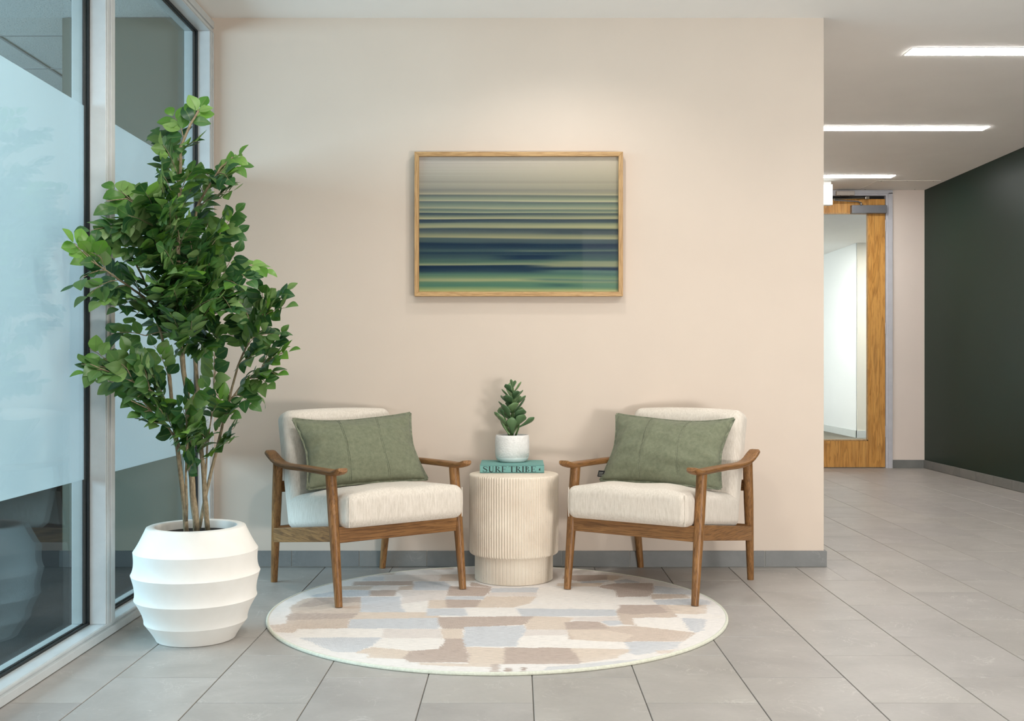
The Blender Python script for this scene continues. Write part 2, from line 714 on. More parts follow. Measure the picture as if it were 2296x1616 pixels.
for k in range(-6, 14):
    xa, xb = 0.0477 + TW * k - 0.001, 0.0477 + TW * (k + 1) - 0.001
    ph = (4.143 if k % 2 else 4.397) - CAM_D
    for j in range(-6, 16):
        ya, yb = ph + TL * (j - 1), ph + TL * j
        if not any(in_view(x, y) for x in (xa, xb) for y in (ya, yb)): continue
        x0, x1 = max(xa, XL - 0.014), min(xb, XR - 0.012)
        if x1 - x0 < 0.02: continue
        y1_ = min(yb, YF)
        if y1_ <= ya: continue
        xm = (x0 + x1) / 2
        if x0 >= XW or ya >= 0:
            if x1 <= XW: continue
            add_tile(max(x0, XW + 0.012) if ya >= -0.02 else x0, x1, ya, y1_)
        elif yb <= -0.014 or x0 >= XW:
            add_tile(x0, x1, ya, yb)
        else:
            if x1 <= XW + 0.013:
                add_tile(x0, x1, ya, -0.014)
            else:       # the tile that wraps the wall end
                add_tile(x0, XW + 0.013, ya, -0.014)
                add_tile(XW + 0.013 - GAP, x1, ya, y1_)

ceiling = box_obj('ceiling', (XL - 0.18, YB - 0.1, H), (XR + 0.1, YF + 0.12, H + 0.1), M_ceiling, kind='structure')
wall_back = box_obj('wall_back', (XL - 0.02, 0, 0), (XW, 0.14, H), M_wall, kind='structure')
box_obj('wall_corridor', (XW - 0.12, 0.14, 0), (XW, YF, H), M_wall, kind='structure')
box_obj('wall_right', (XR, YB, 0), (XR + 0.1, YF + 0.12, H), M_green, kind='structure')
box_obj('wall_front', (XL - 0.12, YB - 0.1, 0), (XR + 0.1, YB, H), M_wall, kind='structure')
# corridor end wall with its door opening
DX0, DX1, DZ = 2.62, 3.641, 2.672
bm = bmesh.new()
box(bm, (XW - 0.12, YF, 0), (DX0, YF + 0.12, H))
box(bm, (DX1 - 0.004, YF, 0), (XR, YF + 0.12, H))
box(bm, (DX0, YF, DZ), (DX1 - 0.004, YF + 0.12, H))
obj('wall_far', bm, M_wall_far, kind='structure')


def skirting(name, p0, p1, out, joints, height=0.079, thick=0.013):
    """row of cut tiles along a wall foot; p0 -> p1 along the wall, out = direction into the room"""
    p0, p1, out = Vector(p0), Vector(p1), Vector(out)
    L = (p1 - p0).length
    u = (p1 - p0).normalized()
    root = None
    bm = bmesh.new()

    def slab(bm, a, b, t0, t1, z0, z1, bev):
        vs = []
        A = p0 + u * a; B = p0 + u * b
        q = [A + out * t0, B + out * t0, B + out * t1, A + out * t1]
        lo = [bm.verts.new((p.x, p.y, z0)) for p in q]
        hi = [bm.verts.new((p.x, p.y, z1)) for p in q]
        for k in range(4):
            bm.faces.new((lo[k], lo[(k + 1) % 4], hi[(k + 1) % 4], hi[k]))
        bm.faces.new(hi); bm.faces.new(lo[::-1])
        bmesh.ops.recalc_face_normals(bm, faces=bm.faces)
        if bev:
            bmesh.ops.bevel(bm, geom=list(bm.edges), offset=bev, segments=1, affect='EDGES')
    slab(bm, 0, L, 0, thick - 0.003, 0, height - 0.001, 0)
    root = obj(name, bm, M_grout_light, kind='structure')
    edges = [0] + [j for j in joints if 0 < j < L] + [L]
    for a, b in zip(edges[:-1], edges[1:]):
        bm = bmesh.new()
        slab(bm, a + 0.0012, b - 0.0012, 0.001, thick, 0.002, height, 0.0012)
        obj('skirting_tile', bm, M_basetile, root)
    return root


skirting('baseboard_back', (XL + 0.004, 0, 0), (XW + 0.013, 0, 0), (0, -1, 0), [(-1.112 - XL) + 0.332 * k for k in range(-1, 9)])
skirting('baseboard_corridor', (XW, 0.0, 0), (XW, YF - 0.015, 0), (1, 0, 0), [0.335 * k for k in range(1, 16)])
skirting('baseboard_far', (DX1, YF, 0), (XR, YF, 0), (0, -1, 0), [])
skirting('baseboard_right', (XR, YF - 0.014, 0), (XR, -2.5, 0), (-1, 0, 0), [0.17 + 0.335 * k for k in range(0, 24)])

# ------------------------------------------------------------------ glazed partition on the left
XG0, XG1 = -1.625, -1.5       # office face, lobby face of the frame
XP0, XP1 = -1.577, -1.565     # glass
Y_MUL0, Y_MUL1 = -1.362, -1.290
SILL = 0.045
HEAD0, HEAD1 = 2.622, 2.68
Y_END = -4.6


def frame_bar(bm, y0, y1, z0, z1):
    """a profiled bar: lobby side and office side halves with the glazing groove between them"""
    box(bm, (XP1 + 0.006, y0, z0), (XG1, y1, z1), 0.0015)
    box(bm, (XG0, y0, z0), (XP0 - 0.006, y1, z1), 0.0015)


sill = empty('trim_1')
sill['kind'] = 'structure'
bm = bmesh.new(); frame_bar(bm, Y_END, 0, 0.0, SILL); obj('sill_bar', bm, M_alu, sill)
bm = bmesh.new()
box(bm, (XG1, Y_END, 0.003), (XG1 + 0.014, 0, 0.030), 0.001)
box(bm, (XG1, Y_END, 0.036), (XG1 + 0.004, 0, 0.044), 0.001)
obj('sill_moulding', bm, M_alu, sill)
box_obj('glazing_gasket', (XP0 - 0.006, Y_END, 0.006), (XP1 + 0.006, 0, SILL - 0.004), M_rubber, sill)

head = empty('trim_2')
head['kind'] = 'structure'
bm = bmesh.new(); frame_bar(bm, Y_END, 0, HEAD0, HEAD1); obj('head_bar', bm, M_alu, head)
bm = bmesh.new()
box(bm, (XG1, Y_END, HEAD0 + 0.004), (XG1 + 0.004, 0, HEAD0 + 0.018), 0.001)
box(bm, (XG1, Y_END, HEAD0 + 0.024), (XG1 + 0.008, 0, HEAD1), 0.001)
obj('head_moulding', bm, M_alu, head)
box_obj('glazing_gasket', (XP0 - 0.006, Y_END, HEAD0 + 0.004), (XP1 + 0.006, 0, HEAD1 - 0.004), M_rubber, head)
box_obj('wall_left', (XG0, Y_END, HEAD1), (XG1 - 0.006, 0, H), M_wall, kind='structure')
box_obj('wall_left_near', (XG0, YB, 0), (XG1, Y_END, H), M_wall, kind='structure')


def post(name, y0, y1):
    root = empty(name)
    root['kind'] = 'structure'
    bm = bmesh.new(); frame_bar(bm, y0, y1, SILL, HEAD0); obj('post_bar', bm, M_alu, root)
    bm = bmesh.new()
    box(bm, (XG1, y0 + 0.004, SILL - 0.002), (XG1 + 0.004, y0 + 0.026, HEAD0 + 0.002), 0.001)
    box(bm, (XG1, y0 + 0.032, SILL - 0.002), (XG1 + 0.008, y1 - 0.003, HEAD0 + 0.002), 0.001)
    obj('post_moulding', bm, M_alu, root)
    box_obj('glazing_gasket', (XP0 - 0.006, y0 + 0.004, SILL), (XP1 + 0.006, y1 - 0.004, HEAD0), M_rubber, root)
    return root


post('trim_3', Y_MUL0, Y_MUL1)
post('trim_4', -0.047, -0.001)
FZ0, FZ1 = 0.573, 1.934
for name, y0, y1 in (('window_1', Y_END, Y_MUL0), ('window_2', Y_MUL1, -0.047)):
    root = empty(name)
    root['kind'] = 'structure'
    box_obj('glass_pane', (XP0, y0, SILL), (XP1, y1, HEAD0), M_glass, root)
    box_obj('frosted_film', (XP0 - 0.0016, y0 + 0.004, FZ0), (XP0 - 0.0006, y1 - 0.004, FZ1), M_frost, root)['label'] = 'pale blue frosted film band'
    bm = bmesh.new()      # black seals around the pane
    e = 0.007
    for (a, b, c, d) in ((y0, y0 + e, SILL, HEAD0), (y1 - e, y1, SILL, HEAD0), (y0, y1, SILL, SILL + e), (y0, y1, HEAD0 - e, HEAD0)):
        box(bm, (XP1, a, c), (XP1 + 0.006, b, d))
        box(bm, (XP0 - 0.006, a, c), (XP0 - 0.002, b, d))
    obj('black_seal', bm, M_rubber, root)

# ------------------------------------------------------------------ the office behind the glass
XS = -2.24
box_obj('floor_office', (XO, YB, -0.08), (XL - 0.2, 4.0, 0.0), M_carpet, kind='structure')
bm = bmesh.new()
box(bm, (XG0 - 0.014, -4.6, -0.08), (XG0 + 0.02, 0, 0.0))
obj('floor_office_edge', bm, M_carpet, kind='structure')
box_obj('wall_office', (XS, 0.0, 0), (XL - 0.021, 0.14, H), M_office, kind='structure')
box_obj('wall_office_return', (XS, 0.14, 0), (XS + 0.1, 4.0, H), M_office, kind='structure')
box_obj('wall_office_back', (XO, 4.0, 0), (XS + 0.1, 4.1, H), M_office, kind='structure')
box_obj('wall_office_front', (XO, YB - 0.1, 0), (XG0, YB, H), M_office, kind='structure')
bm = bmesh.new()
box(bm, (XO - 0.1, YB, 0), (XO, 4.0, 0.8))
box(bm, (XO - 0.1, YB, 2.55), (XO, 4.0, H))
obj('wall_office_window', bm, M_office, kind='structure')
o = box_obj('baseboard_office', (XS - 0.01, -0.012, 0), (XG0, 0.0, 0.079), plain('black_vinyl_base', rgb(52, 56, 56), 0.5), kind='structure')
# suspended ceiling: grid bars and tiles
oc = box_obj('ceiling_office', (XO, YB, H + 0.03), (XL - 0.18, 4.0, H + 0.1), M_acoustic, kind='structure')
bm = bmesh.new()
gx = [-2.09 - 0.61 * k for k in range(-1, 7)]
gy = [0.29 + 0.61 * k for k in range(-9, 7)]
for x in gx:
    if x < XG0 - 0.02: box(bm, (x - 0.008, YB, H), (x + 0.008, 4.0, H + 0.02))
for y in gy:
    box(bm, (XO, y - 0.008, H + 0.0005), (XG0, y + 0.008, H + 0.02))
obj('ceiling_grid', bm, plain('ceiling_grid_bar', rgb(150, 154, 152), 0.6), oc)
tme = {}
for ix in range(len(gx) - 1):
    for iy in range(len(gy) - 1):
        x1, x0 = gx[ix] - 0.007, gx[ix + 1] + 0.007
        x1 = min(x1, XG0 - 0.012)
        y0, y1 = gy[iy] + 0.007, gy[iy + 1] - 0.007
        if x0 < -4.0 or y1 > 3.2: continue
        if y0 > 0.1 and x1 > XS - 0.0 and x0 > XS: continue
        key = (round(x1 - x0, 3), round(y1 - y0, 3))
        if key not in tme:
            b2 = bmesh.new(); box(b2, (0, 0, 0), (key[0], key[1], 0.018))
            m2 = bpy.data.meshes.new('ceiling_tile'); b2.to_mesh(m2); b2.free(); m2.materials.append(M_acoustic)
            tme[key] = m2
        o = link('ceiling_tile', tme[key], None, oc)
        o.location = (x0, y0, H + 0.004)

# ------------------------------------------------------------------ the hall beyond the door
YH = 14.77 - CAM_D
bm = bmesh.new(); box(bm, (1.2, YF + 0.04, -0.08), (8.0, 16.0, 0.0)); obj('floor_hall', bm, M_carpet_hall, kind='structure')
box_obj('ceiling_hall', (1.2, YF + 0.12, H), (8.0, 16.0, H + 0.1), M_ceiling, kind='structure')
box_obj('wall_hall_right', (4.70, YH + 0.02, 0), (4.82, 16.0, H), M_white, kind='structure')
box_obj('wall_hall_facing', (4.715, YH, 0), (8.0, YH + 0.1, H), M_cream, kind='structure')
box_obj('wall_hall_end', (1.2, 16.0, 0), (4.8, 16.1, H), M_white, kind='structure')
box_obj('wall_hall_left', (1.1, YF + 0.12, 0), (1.2, 16.0, H), M_white, kind='structure')
box_obj('wall_hall_east', (8.0, YF + 0.12, 0), (8.1, YH, H), M_white, kind='structure')
box_obj('wall_hall_near', (1.2, YF + 0.12, 0), (DX0, YF + 0.125, H), M_white, kind='structure')
M_hallbase = plain('pale_skirting', rgb(214, 218, 214), 0.5)
box_obj('baseboard_hall', (4.69, YH - 0.01, 0), (4.70, 16.0, 0.10), M_hallbase, kind='structure')
box_obj('baseboard_hall_facing', (4.69, YH - 0.01, 0), (8.0, YH, 0.10), M_hallbase, kind='structure')

# ------------------------------------------------------------------ door at the corridor end
door = empty('door_1', (0, 0, 0))
door['kind'] = 'structure'
LX0, LX1 = 2.67, 3.572
LZ1 = 2.612
yd0, yd1 = YF - 0.006, YF + 0.038
GX0, GX1, GZ0, GZ1 = 2.85, 3.407, 0.264, 2.478
box_obj('stile', (GX1, yd0, 0.008), (LX1, yd1, LZ1), DOORWOOD[2], door, bev=0.001)
box_obj('stile', (LX0, yd0, 0.008), (GX0, yd1, LZ1), DOORWOOD[2], door, bev=0.001)
box_obj('bottom_rail', (GX0, yd0, 0.008), (GX1, yd1, GZ0), DOORWOOD[2], door, bev=0.001)
box_obj('top_rail', (GX0, yd0, GZ1), (GX1, yd1, LZ1), DOORWOOD[2], door, bev=0.001)
box_obj('glass_pane', (GX0, YF + 0.012, GZ0), (GX1, YF + 0.018, GZ1), M_glass_door, door)
bm = bmesh.new()
e = 0.013
for (a, b, c, d) in ((GX0, GX0 + e, GZ0, GZ1), (GX1 - e, GX1, GZ0, GZ1), (GX0, GX1, GZ0, GZ0 + e), (GX0, GX1, GZ1 - e, GZ1)):
    box(bm, (a, yd0 - 0.002, c), (b, YF + 0.011, d), 0.001)
obj('glazing_bead', bm, OAK[2], door)
box_obj('door_gap', (LX0 - 0.02, YF + 0.03, LZ1), (LX1 + 0.012, YF + 0.05, LZ1 + 0.034), M_black, door)
jb = bmesh.new()
box(jb, (LX1 + 0.004, YF - 0.012, 0), (LX1 + 0.026, YF + 0.10, LZ1 + 0.034), 0.001)
box(jb, (LX1 + 0.026, YF - 0.022, 0), (DX1, YF + 0.02, LZ1 + 0.06), 0.002)
obj('door_jamb', jb, M_grey_frame, door)
jb = bmesh.new()
box(jb, (DX0 - 0.03, YF - 0.022, 0), (LX0 - 0.004, YF + 0.10, LZ1 + 0.06), 0.002)
obj('door_jamb', jb, M_grey_frame, door)
jb = bmesh.new()
box(jb, (LX0 - 0.004, YF - 0.012, LZ1 + 0.032), (LX1 + 0.026, YF + 0.10, LZ1 + 0.05), 0.001)
box(jb, (DX0 - 0.03, YF - 0.022, LZ1 + 0.048), (DX1, YF + 0.02, H - 0.003), 0.002)
obj('door_head', jb, M_grey_frame, door)
bm = bmesh.new()
for z in (2.3, 1.3, 0.3):
    tube(bm, [(LX1 + 0.004, YF - 0.012, z), (LX1 + 0.004, YF - 0.012, z + 0.11)], 0.006, 8)
obj('hinge', bm, M_grey_frame, door)

closer = empty('door_closer')
tag(closer, 'grey door closer with a jointed arm on the top rail of the wooden door', 'door closer')
box_obj('closer_cover', (3.232, YF - 0.066, 2.468), (3.572, YF - 0.006, 2.545), M_steel_grey, closer, bev=0.003)
bm = bmesh.new()
tube(bm, [(3.33, YF - 0.036, 2.545), (3.33, YF - 0.036, 2.573)], 0.011, 10)
obj('spindle', bm, M_chrome, closer, smooth=True)
bm = bmesh.new()
tube(bm, [(3.33, YF - 0.036, 2.57), (3.30, YF - 0.04, 2.583), (3.05, YF - 0.10, 2.586)], 0.0065, 8)
obj('lower_arm', bm, M_steel_grey, closer)
bm = bmesh.new()
tube(bm, [(3.05, YF - 0.10, 2.596), (3.39, YF - 0.03, 2.618)], [0.006, 0.005], 8)
tube(bm, [(3.05, YF - 0.10, 2.58), (3.05, YF - 0.10, 2.602)], 0.009, 8)
obj('upper_arm', bm, M_chrome, closer)
bm = bmesh.new()
box(bm, (3.37, YF - 0.04, 2.606), (3.41, YF - 0.010, 2.632), 0.003)
obj('arm_shoe', bm, M_chrome, closer)

sensor = empty('motion_sensor')
tag(sensor, 'small flat beige sensor box on the frame above the wooden door', 'sensor')
box_obj('sensor_housing', (3.085, YF - 0.062, 2.640), (3.262, YF - 0.022, 2.684), plain('beige_plastic', rgb(196, 188, 180), 0.5), sensor, bev=0.006)
box_obj('sensor_lens', (3.13, YF - 0.055, 2.634), (3.22, YF - 0.030, 2.642), plain('smoked_lens', rgb(120, 112, 104), 0.2), sensor, bev=0.002)

ex = empty('ceiling_sign')
tag(ex, 'lit white sign box hanging from the ceiling beside the end of the pink wall', 'sign')
box_obj('sign_body', (2.60, 9.86 - CAM_D, 2.480), (2.917, 9.92 - CAM_D, 2.672), M_plastic, ex, bev=0.003)
box_obj('sign_face', (2.606, 9.856 - CAM_D, 2.486), (2.911, 9.86 - CAM_D, 2.666), M_exit_face, ex)
box_obj('ceiling_bracket', (2.62, 9.85 - CAM_D, 2.672), (2.90, 9.93 - CAM_D, 2.7), M_plastic, ex, bev=0.002)

ap = box_obj('trim_5', (3.31, 9.815 - CAM_D, H - 0.0035), (3.90, 10.33 - CAM_D, H), M_ceiling, kind='structure', bev=0.001)
bm = bmesh.new()
for (x, y) in ((3.36, 9.84), (3.60, 9.84), (3.84, 9.84), (3.36, 10.3), (3.84, 10.3)):
    tube(bm, [(x, y - CAM_D, H - 0.005), (x, y - CAM_D, H - 0.003)], 0.006, 8)
obj('screw', bm, M_steel_grey, ap)

# ------------------------------------------------------------------ ceiling lights


def light_strip(x0, x1, yc, mat, label, w=0.12, z=H, group=None):
    t = empty('ceiling_light', ((x0 + x1) / 2, yc, z))
    tag(t, label, 'ceiling light', group)
    hx = (x1 - x0) / 2
    bm = bmesh.new()
    e = 0.004
    for (a, b, c, d) in ((-hx - e, -hx, -w / 2 - e, w / 2 + e), (hx, hx + e, -w / 2 - e, w / 2 + e), (-hx, hx, -w / 2 - e, -w / 2), (-hx, hx, w / 2, w / 2 + e)):
        box(bm, (a, c, -0.003), (b, d, 0))
    obj('light_frame', bm, M_plastic, t)
    bm = bmesh.new()
    box(bm, (-hx, -w / 2, -0.006), (hx, w / 2, -0.0005))
    obj('diffuser', bm, mat, t)
    return t


light_strip(2.13, 3.36, 5.80 - CAM_D, M_led, 'bright white strip light in the ceiling, cut off by the right edge of the photo')
light_strip(2.14, 3.37, 7.667 - CAM_D, M_led, 'bright white strip light in the ceiling, middle one of the corridor row')
light_strip(2.15, 3.385, 9.60 - CAM_D, M_led, 'short white strip light in the ceiling, nearest to the wooden door')
light_strip(2.13, 3.36, 3.93 - CAM_D, M_led_side, 'white strip light in the ceiling over the right lobby floor, outside the photo')
light_strip(2.13, 3.36, 2.06 - CAM_D, M_led_side, 'white strip light in the ceiling right of the camera, outside the photo')
light_strip(-0.6, 0.75, -2.05, M_led_key, 'white strip light in the ceiling over the front of the round rug, above the photo')
light_strip(1.35, 2.75, -4.9, M_led_lobby, 'white strip light in the ceiling right of the camera, nearest the entrance')


def downlight(x, y, power, label, cone=152):
    t = empty('downlight', (x, y, H))
    tag(t, label, 'downlight', 'recessed downlights over the armchairs')
    bm = bmesh.new()
    lathe(bm, [(0.052, -0.004), (0.062, -0.004), (0.066, 0.0)], 32, close_bottom=False, close_top=False)
    obj('trim_ring', bm, M_plastic, t)
    bm = bmesh.new()
    lathe(bm, [(0.052, -0.002), (0.01, -0.002)], 32, close_bottom=False)
    obj('lens', bm, M_led, t)
    l = bpy.data.lights.new('lamp', 'SPOT')
    l.energy = power
    l.color = (1, 0.955, 0.905)
    l.spot_size = R(cone)
    l.spot_blend = 0.6
    l.shadow_soft_size = 0.05
    o = bpy.data.objects.new('lamp', l)
    COL.objects.link(o)
    o.parent = t
    o.location = (0, 0, -0.06)
    return t


downlight(0.22, -0.78, 12, 'round downlight in the ceiling close to the wall above the picture')
downlight(-0.10, -2.05, 27, 'round downlight in the ceiling over the front edge of the rug')
downlight(-1.05, -2.35, 17, 'unseen round downlight added in the ceiling to light the tall potted tree')  # unseen lamp added to brighten the tree
downlight(1.30, -1.9, 20, 'round downlight in the ceiling in front of the right armchair')
light_strip(4.95, 6.9, 8.5, M_led_hall, 'unseen strip light added to brighten the hall beyond the door, nearest the door', 0.3)  # unseen strip added to brighten the hall's facing wall
light_strip(2.2, 3.8, 9.4, M_led_hall, 'unseen strip light added to brighten the hall beyond the door, farthest from the door', 0.3)  # second added strip, kept out of view, brightening the hall

# ------------------------------------------------------------------ framed picture
pic = empty('framed_picture', (0.0065, 0, 1.68))
tag(pic, 'oak framed abstract seascape with blurred green and blue bands on the wall', 'picture')
PW, PH, PD, BW = 1.0176, 0.7045, 0.048, 0.0215
hw, hh = PW / 2, PH / 2
for s in (-1, 1):
    for horizontal in (True, False):
        bm = bmesh.new()
        if horizontal:
            q = [(-hw, s * hh), (hw, s * hh), (hw - BW, s * (hh - BW)), (-hw + BW, s * (hh - BW))]
        else:
            q = [(s * hw, -hh), (s * hw, hh), (s * (hw - BW), hh - BW), (s * (hw - BW), -hh + BW)]
        f = [bm.verts.new((x, -PD, z)) for x, z in q]
        b = [bm.verts.new((x, -0.002, z)) for x, z in q]
        bm.faces.new(f); bm.faces.new(b[::-1])
        for k in range(4):
            bm.faces.new((f[k], f[(k + 1) % 4], b[(k + 1) % 4], b[k]))
        bmesh.ops.recalc_face_normals(bm, faces=bm.faces)
        bmesh.ops.bevel(bm, geom=list(bm.edges), offset=0.0008, segments=1, affect='EDGES')
        obj('frame_bar', bm, OAK[0] if horizontal else OAK[2], pic)
# the print: colour bands digitised top to bottom
stops = [(0, 190, 186, 174), (.06, 184, 180, 164), (.12, 172, 170, 152), (.17, 160, 160, 142), (.185, 150, 150, 134), (.20, 160, 160, 140), (.225, 150, 152, 134),
         (.245, 128, 132, 122), (.262, 140, 144, 124), (.274, 176, 172, 140), (.285, 82, 98, 96), (.30, 116, 136, 118), (.318, 150, 162, 128), (.325, 186, 180, 142),
         (.332, 74, 94, 96), (.352, 104, 130, 114), (.372, 140, 152, 124), (.378, 170, 172, 134), (.388, 84, 108, 104), (.402, 126, 146, 116), (.408, 160, 166, 128),
         (.416, 36, 62, 80), (.43, 92, 112, 100), (.448, 164, 170, 126), (.455, 184, 182, 132), (.463, 22, 46, 72), (.482, 52, 78, 88), (.495, 130, 146, 112), (.515, 176, 178, 128),
         (.525, 160, 164, 120), (.534, 36, 60, 78), (.56, 74, 94, 94), (.578, 128, 138, 106), (.597, 172, 170, 118), (.606, 72, 92, 90), (.628, 56, 82, 84), (.642, 18, 46, 68), (.67, 40, 68, 78),
         (.69, 70, 100, 92), (.704, 30, 58, 74), (.725, 46, 76, 80), (.75, 56, 88, 84), (.775, 84, 120, 94), (.796, 152, 162, 112), (.806, 14, 40, 66), (.845, 18, 48, 70),
         (.866, 64, 108, 94), (.89, 104, 142, 100), (.915, 164, 168, 112), (.93, 84, 128, 96), (.955, 66, 120, 98), (.978, 130, 158, 100), (1.0, 190, 188, 116)]
sv = np.array([s[0] for s in stops]); scol = np.array([s[1:] for s in stops], float)
nu, nv = 90, 420
aw, ah = PW - 2 * BW, PH - 2 * BW
U, V = np.meshgrid(np.linspace(0, 1, nu), np.linspace(0, 1, nv))


def smooth_noise(u, v, seed):
    rs = np.random.RandomState(seed)
    out = np.zeros_like(u)
    for k in range(7):
        fu, fv, ph, amp = rs.uniform(1, 5), rs.uniform(4, 26), rs.uniform(0, 6.28), rs.uniform(.4, 1)
        out += amp * np.sin(fu * u + fv * v + ph)
    return out / 4.5


Vd = V + 0.013 * smooth_noise(U * .8, V, 3) * np.clip(V * 3 - .7, 0, 1) + 0.004 * smooth_noise(U * 2.5, V * 2, 8) * np.clip(V * 3 - .7, 0, 1) - 0.006 * np.clip(U - .2, 0, 1)
Vd = np.clip(Vd, 0, 1)
img = np.stack([np.interp(Vd, sv, scol[:, c]) for c in range(3)], -1)
BLOBS = [(.79, .825, .52, 1.2, (166, 168, 116), .9), (.832, .87, .55, 1.2, (84, 124, 106), .9), (.895, .925, .48, 1.2, (74, 116, 102), .85), (.928, .962, .55, .86, (38, 84, 84), .85), (.90, .93, -.2, .42, (164, 168, 116), .6),
         (.715, .765, .34, .78, (16, 44, 68), .9), (.765, .80, .60, 1.2, (160, 164, 116), .85), (.625, .665, .30, .62, (18, 44, 66), .7), (.745, .79, -.2, .40, (72, 108, 92), .6), (.53, .575, .55, 1.2, (44, 66, 80), .7),
         (.60, .64, -.2, .35, (70, 98, 94), .6), (.462, .49, .50, .80, (34, 58, 80), .6), (.68, .70, .40, 1.2, (140, 146, 108), .6), (.845, .86, .60, .9, (48, 96, 92), .7), (.97, 1.02, .35, 1.2, (178, 182, 116), .8), (.43, .455, .70, 1.2, (176, 176, 130), .5)]
for v0, v1, u0, u1, c_, a_ in BLOBS:
    w_ = np.clip((Vd - v0) / .012, 0, 1) * np.clip((v1 - Vd) / .016, 0, 1) * np.clip((U - u0) / .16, 0, 1) * np.clip((u1 - U) / .16, 0, 1) * a_
    img = img * (1 - w_[..., None]) + np.array(c_, float) * w_[..., None]
low = np.stack([np.interp(Vd, sv, np.convolve(np.pad(scol[:, c], 3, 'edge'), np.ones(7) / 7, 'valid')) for c in range(3)], -1)
k = np.clip(0.5 + 0.8 * smooth_noise(U, V * 1.6, 11), 0, 1)[..., None] * 0.35
img = img * (1 - k) + low * k
fine = np.random.RandomState(5).normal(0, 1, (nv, 1)) * 4.5 * (0.5 + 0.5 * np.sin(3 * U + 17 * V))
img += fine[..., None]
warm = (U * (V < .6))[..., None]
img = img + warm * np.array([8, 2, -12]) * (1 - V[..., None])
grey = img.mean(-1, keepdims=True)
img = (img * .84 + grey * .16) + np.array([0, -3, 3])
img = np.clip(img, 6, 250)
lincol = np.where(img / 255 <= .04045, img / 255 / 12.92, ((img / 255 + .055) / 1.055) ** 2.4)
verts = np.stack([(U - .5) * aw, np.full_like(U, -0.026), (.5 - V) * ah], -1).reshape(-1, 3)
idx = np.arange(nu * nv).reshape(nv, nu)
faces = np.stack([idx[1:, :-1], idx[1:, 1:], idx[:-1, 1:], idx[:-1, :-1]], -1).reshape(-1, 4)


def vcol_mesh(name, verts, faces, cols):
    me = bpy.data.meshes.new(name)
    me.from_pydata(verts.tolist(), [], faces.tolist())
    at_ = me.color_attributes.new('Col', 'FLOAT_COLOR', 'POINT')
    rgba = np.ones((len(verts), 4), np.float32)
    rgba[:, :3] = cols.reshape(-1, 3)
    at_.data.foreach_set('color', rgba.ravel())
    me.update()
    return me


link('art_print', vcol_mesh('art_print', verts, faces, lincol), M_art, pic)
box_obj('backing_board', (-hw + 0.006, -0.022, -hh + 0.006), (hw - 0.006, -0.001, hh - 0.006), M_brown_dark, pic)
box_obj('glass_pane', (-aw / 2, -0.034, -ah / 2), (aw / 2, -0.032, ah / 2), M_glass_art, pic)

